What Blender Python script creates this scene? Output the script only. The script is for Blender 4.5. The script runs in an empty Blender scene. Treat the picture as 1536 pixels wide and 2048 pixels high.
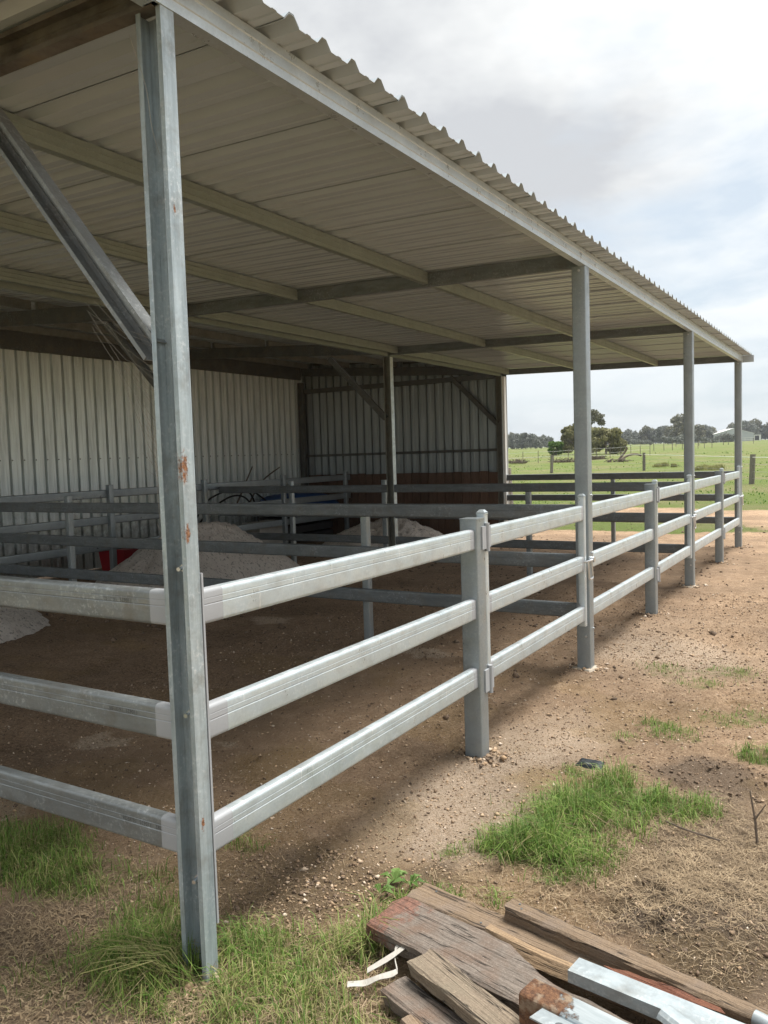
import bpy, bmesh, math, random
import numpy as np
from mathutils import Vector, Matrix

random.seed(7)
RNG = np.random.default_rng(11)
S = bpy.context.scene
C = S.collection

# ------------------------------------------------------------------ camera
CX, CY, CZ = 1.7497, -1.7453, 1.6059
YAW, PITCH, ROLL, FPX = 0.54405, -0.067906, -0.031356, 1616.17
FW = Vector((-math.sin(YAW)*math.cos(PITCH), math.cos(YAW)*math.cos(PITCH), math.sin(PITCH)))
R0 = Vector((math.cos(YAW), math.sin(YAW), 0)); U0 = R0.cross(FW)
RT = R0*math.cos(ROLL)+U0*math.sin(ROLL); UP = -R0*math.sin(ROLL)+U0*math.cos(ROLL)
cam = bpy.data.cameras.new('camera'); cam.sensor_width = 36; cam.sensor_fit = 'AUTO'
cam.lens = FPX/2048*36; cam.clip_start = .05; cam.clip_end = 6000
camo = bpy.data.objects.new('camera', cam); C.objects.link(camo)
M = Matrix((RT, UP, -FW)).transposed().to_4x4(); M.translation = (CX, CY, CZ)
camo.matrix_world = M
S.camera = camo

# ------------------------------------------------------------------ sky, sun, exposure
SUNV = Vector((.24, .33, 1)).normalized()
elev = math.asin(SUNV.z); azim = math.atan2(SUNV.x, SUNV.y)
S.view_settings.view_transform = 'Standard'; S.view_settings.look = 'None'
S.view_settings.exposure = 1.2; S.view_settings.gamma = 1; S.view_settings.use_curve_mapping = False
W = bpy.data.worlds.new('World'); S.world = W; W.use_nodes = True
nt = W.node_tree; nt.nodes.clear()
def N(t, ty, **kw):
    n = t.nodes.new(ty)
    for k, v in kw.items(): setattr(n, k, v)
    return n
out = N(nt, 'ShaderNodeOutputWorld'); bg = N(nt, 'ShaderNodeBackground'); bg.inputs[1].default_value = 0.115
sky = N(nt, 'ShaderNodeTexSky', sky_type='NISHITA', sun_disc=False, sun_elevation=elev, sun_rotation=azim)
sky.dust_density = 2.0
tc = N(nt, 'ShaderNodeTexCoord'); sep = N(nt, 'ShaderNodeSeparateXYZ')
nt.links.new(tc.outputs['Generated'], sep.inputs[0])
def math_n(t, op, a, b=None, c=None):
    n = N(t, 'ShaderNodeMath', operation=op)
    for i, v in enumerate((a, b, c)):
        if v is None: continue
        if isinstance(v, (int, float)): n.inputs[i].default_value = v
        else: t.links.new(v, n.inputs[i])
    return n.outputs[0]
zc = math_n(nt, 'ADD', math_n(nt, 'MAXIMUM', sep.outputs[2], 0.0), 0.22)
cmb = N(nt, 'ShaderNodeCombineXYZ')
nt.links.new(math_n(nt, 'DIVIDE', sep.outputs[0], zc), cmb.inputs[0])
nt.links.new(math_n(nt, 'DIVIDE', sep.outputs[1], zc), cmb.inputs[1])
n1 = N(nt, 'ShaderNodeTexNoise'); n1.inputs['Scale'].default_value = 1.25; n1.inputs['Detail'].default_value = 9
n1.inputs['Roughness'].default_value = .55; n1.inputs['Distortion'].default_value = .3
mp = N(nt, 'ShaderNodeMapping'); mp.inputs['Location'].default_value = (26.4, 32.1, 6.5)
nt.links.new(cmb.outputs[0], mp.inputs[0]); nt.links.new(mp.outputs[0], n1.inputs['Vector'])
n2 = N(nt, 'ShaderNodeTexNoise'); n2.inputs['Scale'].default_value = .8; n2.inputs['Detail'].default_value = 7
n2.inputs['Roughness'].default_value = .58
mp2 = N(nt, 'ShaderNodeMapping'); mp2.inputs['Location'].default_value = (28.7, 19.6, 16)
nt.links.new(cmb.outputs[0], mp2.inputs[0]); nt.links.new(mp2.outputs[0], n2.inputs['Vector'])
cov = N(nt, 'ShaderNodeMapRange'); cov.inputs[1].default_value = .36; cov.inputs[2].default_value = .5
nt.links.new(n1.outputs[0], cov.inputs[0])
shade = N(nt, 'ShaderNodeMapRange'); shade.inputs[1].default_value = .44; shade.inputs[2].default_value = .60
nt.links.new(n2.outputs[0], shade.inputs[0])
ccol = N(nt, 'ShaderNodeMix', data_type='RGBA')
ccol.inputs[6].default_value = (4.25, 4.3, 4.25, 1); ccol.inputs[7].default_value = (2.55, 2.63, 2.75, 1)
nt.links.new(shade.outputs[0], ccol.inputs[0])
# thin high veil over the blue
veil = N(nt, 'ShaderNodeMix', data_type='RGBA'); veil.inputs[0].default_value = .88
veil.inputs[7].default_value = (2.65, 2.95, 3.2, 1)
nt.links.new(sky.outputs[0], veil.inputs[6])
smix = N(nt, 'ShaderNodeMix', data_type='RGBA')
low = N(nt, 'ShaderNodeMapRange'); low.inputs[1].default_value = .03; low.inputs[2].default_value = .26; low.inputs[3].default_value = .25
nt.links.new(sep.outputs[2], low.inputs[0])
nt.links.new(math_n(nt, 'MULTIPLY', cov.outputs[0], low.outputs[0]), smix.inputs[0]); nt.links.new(veil.outputs[2], smix.inputs[6]); nt.links.new(ccol.outputs[2], smix.inputs[7])
nt.links.new(smix.outputs[2], bg.inputs[0]); nt.links.new(bg.outputs[0], out.inputs[0])

sl = bpy.data.lights.new('sun', 'SUN'); sl.energy = 3.1; sl.angle = math.radians(30); sl.color = (1, .96, .90)
so = bpy.data.objects.new('sun', sl); C.objects.link(so); so.location = (5, 10, 30)
so.rotation_euler = (-SUNV).to_track_quat('-Z', 'Y').to_euler()

HAZE = .0003
S.cycles.max_bounces = 8; S.cycles.diffuse_bounces = 6; S.cycles.glossy_bounces = 3
S.cycles.use_denoising = True

# ------------------------------------------------------------------ helpers
def ray(u, v):
    return Vector((CX, CY, CZ)), (FW*FPX + RT*(u-768) + UP*(1024-v))
def at(u, v, z=0.0):
    o, d = ray(u, v); t = (z-o.z)/d.z; return o+d*t
def far(u, dist):
    o, d = ray(u, 900); h = Vector((d.x, d.y, 0)).normalized(); return o.x+h.x*dist, o.y+h.y*dist

def tag(o, label=None, cat=None, group=None, kind=None):
    if label: o['label'] = label
    if cat: o['category'] = cat
    if group: o['group'] = group
    if kind: o['kind'] = kind
    return o
def empty(name, loc=(0, 0, 0), rz=0, **kw):
    o = bpy.data.objects.new(name, None); C.objects.link(o); o.location = loc; o.rotation_euler = (0, 0, rz)
    o.empty_display_size = .2
    return tag(o, **kw)
def link_mesh(name, me, parent=None, loc=None, **kw):
    o = bpy.data.objects.new(name, me); C.objects.link(o)
    if parent: o.parent = parent
    if loc is not None: o.location = loc
    return tag(o, **kw)
def copy_part(o, parent, loc=None):
    c = o.copy(); C.objects.link(c); c.parent = parent
    if loc is not None: c.location = loc
    return c

class MB:
    def __init__(s): s.v = []; s.f = []; s.m = []
    def add(s, vs, fs, mi=0):
        b = len(s.v); s.v += [tuple(p) for p in vs]
        for f in fs: s.f.append(tuple(b+i for i in f)); s.m.append(mi)
        return s
    def box(s, x0, y0, z0, x1, y1, z1, mi=0, mat=None):
        p = [Vector(q) for q in ((x0,y0,z0),(x1,y0,z0),(x1,y1,z0),(x0,y1,z0),(x0,y0,z1),(x1,y0,z1),(x1,y1,z1),(x0,y1,z1))]
        if mat is not None: p = [mat @ q for q in p]
        return s.add(p, [(3,2,1,0),(4,5,6,7),(0,1,5,4),(1,2,6,5),(2,3,7,6),(3,0,4,7)], mi)
    def sweep(s, prof, A, B, side, up, ts=(0, 1), mis=None, closed=True, caps=True):
        """profile of (a, b) points along side / up, swept straight from A to B with stations ts"""
        A = Vector(A); B = Vector(B); side = Vector(side); up = Vector(up); n = len(prof); vs = []
        for t in ts:
            o = A.lerp(B, t); vs += [o+side*a+up*b for a, b in prof]
        b0 = len(s.v); s.v += [tuple(p) for p in vs]
        for k in range(len(ts)-1):
            for i in range(n if closed else n-1):
                j = (i+1) % n
                s.f.append((b0+k*n+i, b0+k*n+j, b0+(k+1)*n+j, b0+(k+1)*n+i)); s.m.append(mis[k] if mis else 0)
        if caps and closed:
            s.f.append(tuple(b0+i for i in range(n))[::-1]); s.m.append(mis[0] if mis else 0)
            e = b0+(len(ts)-1)*n
            s.f.append(tuple(e+i for i in range(n))); s.m.append(mis[-1] if mis else 0)
        return s
    def tube(s, pts, rs, n=8, mi=0):
        pts = [Vector(p) for p in pts]
        if not hasattr(rs, '__len__'): rs = [rs]*len(pts)
        b0 = len(s.v); prev = None
        for k, p in enumerate(pts):
            d = (pts[min(k+1, len(pts)-1)]-pts[max(k-1, 0)]).normalized()
            if prev is None:
                a = d.orthogonal().normalized()
            else:
                a = (prev-d*prev.dot(d)).normalized()
            prev = a; bb = d.cross(a)
            for i in range(n):
                t = 2*math.pi*i/n; s.v.append(tuple(p+(a*math.cos(t)+bb*math.sin(t))*rs[k]))
        for k in range(len(pts)-1):
            for i in range(n):
                j = (i+1) % n; s.f.append((b0+k*n+i, b0+k*n+j, b0+(k+1)*n+j, b0+(k+1)*n+i)); s.m.append(mi)
        s.f.append(tuple(b0+i for i in range(n))[::-1]); s.m.append(mi)
        e = b0+(len(pts)-1)*n; s.f.append(tuple(e+i for i in range(n))); s.m.append(mi)
        return s
    def mesh(s, name, mats, smooth=False, ang=38):
        me = bpy.data.meshes.new(name); me.from_pydata(s.v, [], s.f)
        if not isinstance(mats, (list, tuple)): mats = [mats]
        for m in mats: me.materials.append(m)
        if len(mats) > 1: me.polygons.foreach_set('material_index', s.m)
        bm = bmesh.new(); bm.from_mesh(me); bmesh.ops.recalc_face_normals(bm, faces=bm.faces); bm.to_mesh(me); bm.free()
        if smooth:
            me.polygons.foreach_set('use_smooth', [True]*len(me.polygons)); me.set_sharp_from_angle(angle=math.radians(ang))
        me.update(); return me
    def build(s, name, mats, parent=None, smooth=False, loc=None, ang=38, **kw):
        return link_mesh(name, s.mesh(name, mats, smooth, ang), parent, loc, **kw)

def np_mesh(name, verts, loops, sizes, mat, attrs=None, smooth=False):
    me = bpy.data.meshes.new(name)
    verts = np.asarray(verts, np.float32); loops = np.asarray(loops, np.int32); sizes = np.asarray(sizes, np.int32)
    me.vertices.add(len(verts)); me.vertices.foreach_set('co', verts.ravel())
    me.loops.add(len(loops)); me.loops.foreach_set('vertex_index', loops)
    me.polygons.add(len(sizes)); st = np.concatenate(([0], np.cumsum(sizes)[:-1])).astype(np.int32)
    me.polygons.foreach_set('loop_start', st)
    if smooth: me.polygons.foreach_set('use_smooth', np.ones(len(sizes), bool))
    me.update(calc_edges=True)
    if attrs:
        for k, (ty, a) in attrs.items():
            at_ = me.attributes.new(k, ty, 'POINT')
            at_.data.foreach_set('value' if ty == 'FLOAT' else 'vector', np.asarray(a, np.float32).ravel())
    for m in (mat if isinstance(mat, (list, tuple)) else [mat]): me.materials.append(m)
    return me

# value noise in numpy
_P = np.random.default_rng(3).random((512, 512)).astype(np.float32)
def vnoise(x, y, s, seed=0):
    x = np.asarray(x, float)*s+seed*17.3+1000; y = np.asarray(y, float)*s+seed*9.1+1000
    xi = np.floor(x).astype(int); yi = np.floor(y).astype(int); fx = x-xi; fy = y-yi
    fx = fx*fx*(3-2*fx); fy = fy*fy*(3-2*fy)
    g = lambda a, b: _P[a % 512, b % 512]
    return (g(xi, yi)*(1-fx)+g(xi+1, yi)*fx)*(1-fy)+(g(xi, yi+1)*(1-fx)+g(xi+1, yi+1)*fx)*fy
def fbm(x, y, s, o=4, seed=0, r=.5):
    t = 0; a = 1; n = 0
    for k in range(o): t = t+a*vnoise(x, y, s*2**k, seed+k); n += a; a *= r
    return t/n
def sst(a, b, x):
    t = np.clip((np.asarray(x, float)-a)/(b-a), 0, 1); return t*t*(3-2*t)

# ------------------------------------------------------------------ materials
def mat(name):
    m = bpy.data.materials.new(name); m.use_nodes = True; t = m.node_tree
    return m, t, t.nodes['Principled BSDF']
def noise(t, scale, detail=4, rough=.5, vec=None, dist=0):
    n = N(t, 'ShaderNodeTexNoise'); n.inputs['Scale'].default_value = scale; n.inputs['Detail'].default_value = detail
    n.inputs['Roughness'].default_value = rough; n.inputs['Distortion'].default_value = dist
    if vec: t.links.new(vec, n.inputs['Vector'])
    return n.outputs[0]
def objco(t, scale=(1, 1, 1)):
    tc = N(t, 'ShaderNodeTexCoord'); m = N(t, 'ShaderNodeMapping'); m.inputs['Scale'].default_value = scale
    t.links.new(tc.outputs['Object'], m.inputs[0]); return m.outputs[0]
def rng(t, v, a, b, c=0., d=1.):
    n = N(t, 'ShaderNodeMapRange')
    for i, x in zip((1, 2, 3, 4), (a, b, c, d)): n.inputs[i].default_value = x
    t.links.new(v, n.inputs[0]); return n.outputs[0]
def mixc(t, fac, a, b, blend='MIX'):
    n = N(t, 'ShaderNodeMix', data_type='RGBA', blend_type=blend)
    for s_, v in ((0, fac), (6, a), (7, b)):
        if isinstance(v, (tuple, list)): n.inputs[s_].default_value = (*v[:3], 1)
        elif isinstance(v, (int, float)): n.inputs[s_].default_value = v
        else: t.links.new(v, n.inputs[s_])
    return n.outputs[2]
def bump(t, bs, h, strength=.3, dist=.01):
    b = N(t, 'ShaderNodeBump'); b.inputs['Strength'].default_value = strength; b.inputs['Distance'].default_value = dist
    t.links.new(h, b.inputs['Height']); t.links.new(b.outputs[0], bs.inputs['Normal'])

def galv(name, c, c2, metal, rough, stain=0.0, rust=0.0, zs=(1, 1, 1), white=0.0, drip=None):
    """galvanised steel: spangle, run marks, dull patches, optional white bloom and rust spots"""
    m, t, b = mat(name); co = objco(t)
    vo = N(t, 'ShaderNodeTexVoronoi'); vo.inputs['Scale'].default_value = 140; t.links.new(co, vo.inputs['Vector'])
    sp = N(t, 'ShaderNodeSeparateColor'); t.links.new(vo.outputs['Color'], sp.inputs[0])
    big = rng(t, noise(t, 5, 5, .6, objco(t, zs)), .35, .68)
    col = mixc(t, big, c, c2)
    col = mixc(t, rng(t, sp.outputs[0], 0, 1, 0, .22), col, tuple(x*.62 for x in c))
    fine = rng(t, noise(t, 60, 6, .7, co), .52, .66)
    if white: col = mixc(t, math_n(t, 'MULTIPLY', math_n(t, 'MULTIPLY', fine, rng(t, noise(t, 3.5, 5, .6, co), .42, .6)), white), col, (.70, .74, .75))
    if drip:
        dr = rng(t, noise(t, 1, 3, .6, objco(t, drip)), .665, .70, 0, .75); col = mixc(t, dr, col, (.78, .80, .80))
    rf = None
    if stain: col = mixc(t, math_n(t, 'MULTIPLY', rng(t, noise(t, 9, 6, .65, co), .5, .7), stain), col, (.16, .13, .09))
    met = rng(t, big, 0, 1, metal, metal*.7)
    if rust:
        rf = rng(t, noise(t, 7, 8, .7, co), .69, .76)
        col = mixc(t, math_n(t, 'MULTIPLY', rf, rust), col, (.16, .055, .02))
    t.links.new(col, b.inputs['Base Color'])
    t.links.new(met, b.inputs['Metallic'])
    t.links.new(rng(t, noise(t, 14, 7, .7, co), .32, .68, rough-.14, rough+.2), b.inputs['Roughness'])
    bump(t, b, noise(t, 220, 3, .6, co), .06, .002)
    return m
G_NEW = galv('galvanised_bright', (.62, .69, .72), (.50, .57, .61), .6, .36, white=.4)
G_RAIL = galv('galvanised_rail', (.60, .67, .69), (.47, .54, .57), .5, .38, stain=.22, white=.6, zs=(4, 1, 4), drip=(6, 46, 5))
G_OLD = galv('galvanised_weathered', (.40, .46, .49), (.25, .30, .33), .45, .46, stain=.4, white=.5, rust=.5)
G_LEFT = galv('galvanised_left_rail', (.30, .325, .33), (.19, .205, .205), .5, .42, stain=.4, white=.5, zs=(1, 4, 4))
G_P1 = galv('galvanised_corner_post', (.52, .60, .63), (.27, .33, .36), .45, .42, stain=.45, rust=.55, zs=(7, 7, .5), white=.85)
def add_rust(m, spots):
    t = m.node_tree; b = t.nodes['Principled BSDF']; co = objco(t); x_ = N(t, 'ShaderNodeSeparateXYZ'); t.links.new(co, x_.inputs[0])
    old = b.inputs['Base Color'].links[0].from_socket; om = b.inputs['Metallic'].links[0].from_socket; tot = None
    wob = rng(t, noise(t, 70, 7, .75, co), .3, .7, -.75, .75)
    for (y0, z0, ry, rz) in spots:
        dy = math_n(t, 'DIVIDE', math_n(t, 'SUBTRACT', x_.outputs[1], y0), ry); dz = math_n(t, 'DIVIDE', math_n(t, 'SUBTRACT', x_.outputs[2], z0), rz)
        d = math_n(t, 'SQRT', math_n(t, 'ADD', math_n(t, 'MULTIPLY', dy, dy), math_n(t, 'MULTIPLY', dz, dz)))
        f = rng(t, math_n(t, 'ADD', d, wob), .55, 1.15, 1, 0); tot = f if tot is None else math_n(t, 'MAXIMUM', tot, f)
    side = rng(t, x_.outputs[0], -.03, -.012, 0, 1); tot = math_n(t, 'MULTIPLY', tot, side)
    rc = mixc(t, rng(t, noise(t, 120, 5, .7, co), .4, .62), (.10, .035, .015), (.36, .17, .075))
    t.links.new(mixc(t, tot, old, rc), b.inputs['Base Color']); t.links.new(math_n(t, 'MULTIPLY', om, rng(t, tot, 0, 1, 1, 0)), b.inputs['Metallic'])
add_rust(G_P1, ((.010, 1.60, .014, .036), (.008, 1.565, .009, .02), (.010, 1.395, .010, .03), (.016, .50, .008, .02), (.02, 2.35, .005, .012)))
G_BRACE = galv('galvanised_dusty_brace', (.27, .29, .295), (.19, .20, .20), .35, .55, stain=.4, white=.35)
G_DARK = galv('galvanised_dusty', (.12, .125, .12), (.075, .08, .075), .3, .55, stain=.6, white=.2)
G_POST = galv('galvanised_post', (.34, .38, .40), (.27, .31, .33), .7, .4, stain=.1, white=.2)  # base colour lowered to stand in for shade on the -Y faces
G_DIV = galv('galvanised_divider_rail', (.20, .225, .24), (.12, .14, .15), .4, .5, stain=.3, white=.25, zs=(1, 4, 4))  # darker copy of the rail steel, shade of -Y faces put into its colour
G_BEAM = galv('galvanised_purlin', (.33, .37, .33), (.27, .31, .27), .55, .42, stain=.1)  # green tint in the colour stands in for light reflected off the grass
RUSTY = galv('rusty_channel', (.21, .19, .165), (.045, .037, .031), .15, .7, stain=.75, rust=1)

def paint(name, c, rough=.5, var=.1, metal=0, spec=None, sc=6):
    m, t, b = mat(name); co = objco(t)
    col = mixc(t, rng(t, noise(t, sc, 6, .6, co), .3, .7), tuple(x*(1-var) for x in c), tuple(min(1, x*(1+var)) for x in c))
    t.links.new(col, b.inputs['Base Color']); b.inputs['Roughness'].default_value = rough; b.inputs['Metallic'].default_value = metal
    bump(t, b, noise(t, 90, 4, .6, co), .08, .003)
    return m
ZINC = paint('cold_zinc_paint', (.36, .375, .39), .5, .05)
DARKBOX_EARLY = paint('screw_heads', (.06, .055, .05), .6, .2)
SHEET = paint('cream_roof_sheet', (.42, .465, .49), .22, .06, sc=2)
def wall_mat(name, c, dirt, metal, rough):
    m, t, b = mat(name); co = objco(t)
    st = rng(t, noise(t, 4, 6, .6, objco(t, (6, 6, .35))), .42, .7)
    col = mixc(t, st, c, tuple(x*.72 for x in c))
    g = N(t, 'ShaderNodeSeparateXYZ'); t.links.new(co, g.inputs[0])
    low = rng(t, math_n(t, 'ADD', g.outputs[2], rng(t, noise(t, 9, 6, .7, co), .3, .7, -.35, .35)), .25, .9, 1, 0)
    col = mixc(t, math_n(t, 'MULTIPLY', low, dirt), col, (.12, .10, .075))
    sp = rng(t, noise(t, 38, 5, .7, co), .66, .72)
    col = mixc(t, math_n(t, 'MULTIPLY', sp, .7), col, (.10, .085, .06))
    t.links.new(col, b.inputs['Base Color']); b.inputs['Metallic'].default_value = metal; b.inputs['Roughness'].default_value = rough
    return m
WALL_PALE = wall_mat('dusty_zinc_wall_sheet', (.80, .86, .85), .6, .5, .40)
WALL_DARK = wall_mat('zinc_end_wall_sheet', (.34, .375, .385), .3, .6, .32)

def wood(name, c1, c2, c3, axis=0, end=None, grain=130, bstr=.8):
    m, t, b = mat(name)
    sc = [grain, grain, grain]; sc[axis] = grain*.045
    co = objco(t, tuple(sc)); oi = N(t, 'ShaderNodeObjectInfo')
    ad = N(t, 'ShaderNodeVectorMath', operation='ADD'); t.links.new(co, ad.inputs[0])
    cx = N(t, 'ShaderNodeCombineXYZ')
    for i in range(3): t.links.new(math_n(t, 'MULTIPLY', oi.outputs['Random'], 37.0), cx.inputs[i])
    t.links.new(cx.outputs[0], ad.inputs[1])
    gr = noise(t, 1.0, 8, .65, ad.outputs[0], .6)
    co2 = objco(t); pat = noise(t, 9, 6, .6, co2)
    col = mixc(t, rng(t, math_n(t, 'ADD', math_n(t, 'MULTIPLY', gr, .55), math_n(t, 'MULTIPLY', noise(t, 70, 8, .75, co2), .45)), .36, .64), c1, c2)
    col = mixc(t, rng(t, pat, .46, .68), col, c3)
    col = mixc(t, rng(t, noise(t, 160, 3, .7, co2), .58, .7, 0, .6), col, tuple(x*1.5 for x in c2))
    csc = [26]*3; csc[axis] = 1.1
    cr = noise(t, 1.0, 3, .55, objco(t, tuple(csc)), .25)
    crack = rng(t, math_n(t, 'ABSOLUTE', math_n(t, 'SUBTRACT', cr, .5)), .003, .011, 1, 0)
    col = mixc(t, math_n(t, 'MULTIPLY', crack, .85), col, (.02, .015, .01))
    if end:
        xs_ = N(t, 'ShaderNodeSeparateXYZ'); t.links.new(co2, xs_.inputs[0])
        ef = rng(t, math_n(t, 'ADD', xs_.outputs[0], rng(t, noise(t, 22, 6, .7, co2), .3, .7, -.07, .07)), .055, .105, .8, 0)
        col = mixc(t, ef, col, mixc(t, rng(t, noise(t, 60, 5, .7, co2), .4, .6), end, tuple(q*.5 for q in end)))
    col = mixc(t, 1.0, col, rng(t, oi.outputs['Random'], 0, 1, .8, 1.18), 'MULTIPLY')
    t.links.new(col, b.inputs['Base Color']); b.inputs['Roughness'].default_value = .85
    h = math_n(t, 'SUBTRACT', math_n(t, 'ADD', gr, math_n(t, 'MULTIPLY', noise(t, 120, 3, .6, co2), .35)), crack)
    bump(t, b, h, bstr, .012)
    return m
W_GREY = wood('weathered_grey_timber', (.10, .08, .064), (.25, .21, .175), (.16, .11, .08))
W_STAIN = wood('cracked_timber_red_end', (.10, .08, .064), (.25, .21, .175), (.16, .11, .08), end=(.26, .115, .075))
W_BROWN = wood('weathered_brown_timber', (.125, .095, .066), (.27, .215, .155), (.19, .155, .11))
W_WARM = wood('warm_brown_timber', (.15, .10, .06), (.26, .19, .125), (.20, .15, .11))
W_RED = wood('splintered_red_timber', (.10, .035, .018), (.21, .085, .045), (.14, .05, .028), bstr=.9)
W_ORANGE = wood('fresh_split_timber', (.20, .135, .08), (.36, .25, .15), (.24, .17, .105))
W_PLANK = wood('jarrah_kick_board', (.075, .045, .032), (.17, .105, .075), (.13, .09, .065), axis=2, grain=60)
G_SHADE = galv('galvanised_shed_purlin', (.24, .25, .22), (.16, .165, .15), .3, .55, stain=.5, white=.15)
W_POST = wood('grey_fence_post_timber', (.13, .12, .10), (.26, .24, .21), (.18, .16, .13), axis=2)
def rusty_tube():
    m, t, b = mat('galvanised_tube_with_rust'); co = objco(t); x_ = N(t, 'ShaderNodeSeparateXYZ'); t.links.new(co, x_.inputs[0])
    f = rng(t, math_n(t, 'ADD', x_.outputs[0], rng(t, noise(t, 24, 7, .7, co), .3, .7, -.05, .05)), .115, .135, 1, 0)
    st = rng(t, noise(t, 6, 6, .7, objco(t, (.6, 6, 6))), .4, .65)
    zn_ = mixc(t, st, (.34, .39, .41), (.50, .55, .57))
    n_ = noise(t, 55, 8, .8, co)
    ru = mixc(t, rng(t, n_, .4, .6), (.075, .035, .02), (.24, .12, .06))
    ru = mixc(t, rng(t, noise(t, 18, 5, .6, co), .52, .62), ru, (.30, .22, .15))
    t.links.new(mixc(t, f, zn_, ru), b.inputs['Base Color']); t.links.new(rng(t, f, 0, 1, .45, 0), b.inputs['Metallic']); t.links.new(rng(t, f, 0, 1, .38, .95), b.inputs['Roughness'])
    bump(t, b, math_n(t, 'MULTIPLY', n_, f), .9, .012); return m
G_OFF = galv('dull_galvanised_offcut', (.40, .455, .48), (.30, .345, .365), .5, .45, stain=.35, white=.5, zs=(.8, 6, 6))
TUBE = rusty_tube()
RUST = paint('rust_crust', (.17, .07, .028), .9, .55, sc=28)
def plain(name, c, rough=.6, metal=0):
    m, t, b = mat(name); b.inputs['Base Color'].default_value = (*c, 1); b.inputs['Roughness'].default_value = rough; b.inputs['Metallic'].default_value = metal
    return m
INK = plain('black_stamp_ink', (.085, .095, .10), .6)
CHROME = paint('zinc_plated_latch', (.62, .64, .66), .28, .1, .85)
WEB = plain('cobweb_silk', (.34, .32, .28), .9)
POLY = plain('black_poly_pipe', (.012, .012, .013), .45)
STICK = paint('dead_stick_bark', (.13, .10, .075), .9, .35, sc=14)
TARPB = paint('blue_tarpaulin', (.02, .07, .22), .5, .3)
TUBR = paint('red_plastic_tub', (.30, .012, .02), .45, .15)
BAGW = paint('woven_feed_bag', (.42, .40, .36), .7, .2)
TAPE = paint('white_fence_tape', (.40, .38, .34), .75, .18, sc=30)
DARKBOX = paint('dark_crate', (.03, .03, .03), .7, .3)
WHITE = paint('white_painted_steel', (.72, .73, .72), .5, .05, sc=.4)

def sand_mat():
    m, t, b = mat('pale_sand'); co = objco(t)
    col = mixc(t, rng(t, noise(t, 6, 8, .65, co), .35, .65), (.78, .71, .65), (.88, .82, .76))
    col = mixc(t, rng(t, noise(t, 20, 6, .7, objco(t, (1.6, 1.6, .7))), .55, .62, 0, .8), col, (.22, .19, .165))
    t.links.new(col, b.inputs['Base Color']); b.inputs['Roughness'].default_value = .95
    bump(t, b, noise(t, 26, 10, .75, co), 1.0, .06); return m
SAND = sand_mat()

def ground_mat():
    m, t, b = mat('yard_ground'); co = objco(t)
    a1 = N(t, 'ShaderNodeAttribute', attribute_name='zone'); s1 = N(t, 'ShaderNodeSeparateXYZ'); t.links.new(a1.outputs['Vector'], s1.inputs[0])
    a2 = N(t, 'ShaderNodeAttribute', attribute_name='zone_b'); s2 = N(t, 'ShaderNodeSeparateXYZ'); t.links.new(a2.outputs['Vector'], s2.inputs[0])
    n_f = noise(t, 55, 12, .85, co); n_m = noise(t, 9, 8, .65, co); n_l = noise(t, 1.1, 6, .6, co)
    gran = noise(t, 150, 4, .7, co)
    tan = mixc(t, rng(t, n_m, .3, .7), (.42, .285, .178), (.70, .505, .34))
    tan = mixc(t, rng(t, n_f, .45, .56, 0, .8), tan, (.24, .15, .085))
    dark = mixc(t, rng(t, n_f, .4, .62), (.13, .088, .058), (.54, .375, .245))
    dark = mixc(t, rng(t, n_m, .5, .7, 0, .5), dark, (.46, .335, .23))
    pale = mixc(t, rng(t, n_f, .42, .58), (.38, .28, .195), (.74, .60, .46))
    mud = mixc(t, rng(t, n_f, .4, .6), (.09, .068, .05), (.24, .18, .13))
    straw = mixc(t, rng(t, n_f, .4, .6), (.15, .105, .07), (.40, .30, .20))
    grass = mixc(t, rng(t, n_m, .35, .65), (.085, .135, .018), (.15, .195, .04))
    grass = mixc(t, rng(t, noise(t, .22, 8, .65, co), .44, .6, 0, .85), grass, (.19, .18, .075))
    grass = mixc(t, rng(t, n_f, .47, .6, 0, .5), grass, (.07, .10, .025))
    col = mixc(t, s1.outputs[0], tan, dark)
    col = mixc(t, s1.outputs[1], col, pale)
    col = mixc(t, s1.outputs[2], col, mud)
    col = mixc(t, s2.outputs[0], col, straw)
    col = mixc(t, math_n(t, 'MULTIPLY', s2.outputs[2], rng(t, n_f, .4, .55, .35, .9)), col, (.33, .225, .09))
    col = mixc(t, 1.0, col, rng(t, n_l, .36, .64, .78, 1.2), 'MULTIPLY')
    gm = rng(t, math_n(t, 'ADD', s2.outputs[1], rng(t, n_m, .3, .7, -.25, .25)), .35, .62)
    col = mixc(t, gm, col, grass)
    col = mixc(t, rng(t, gran, .58, .64, 0, .6), col, (.50, .42, .33))
    col = mixc(t, rng(t, gran, .36, .42, .5, 0), col, (.08, .058, .04))
    t.links.new(col, b.inputs['Base Color']); b.inputs['Roughness'].default_value = .95
    b.inputs['Specular IOR Level'].default_value = .2
    h = math_n(t, 'ADD', n_f, math_n(t, 'MULTIPLY', gran, .5))
    bump(t, b, h, 1.0, .035)
    return m
GROUND = ground_mat()

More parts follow.
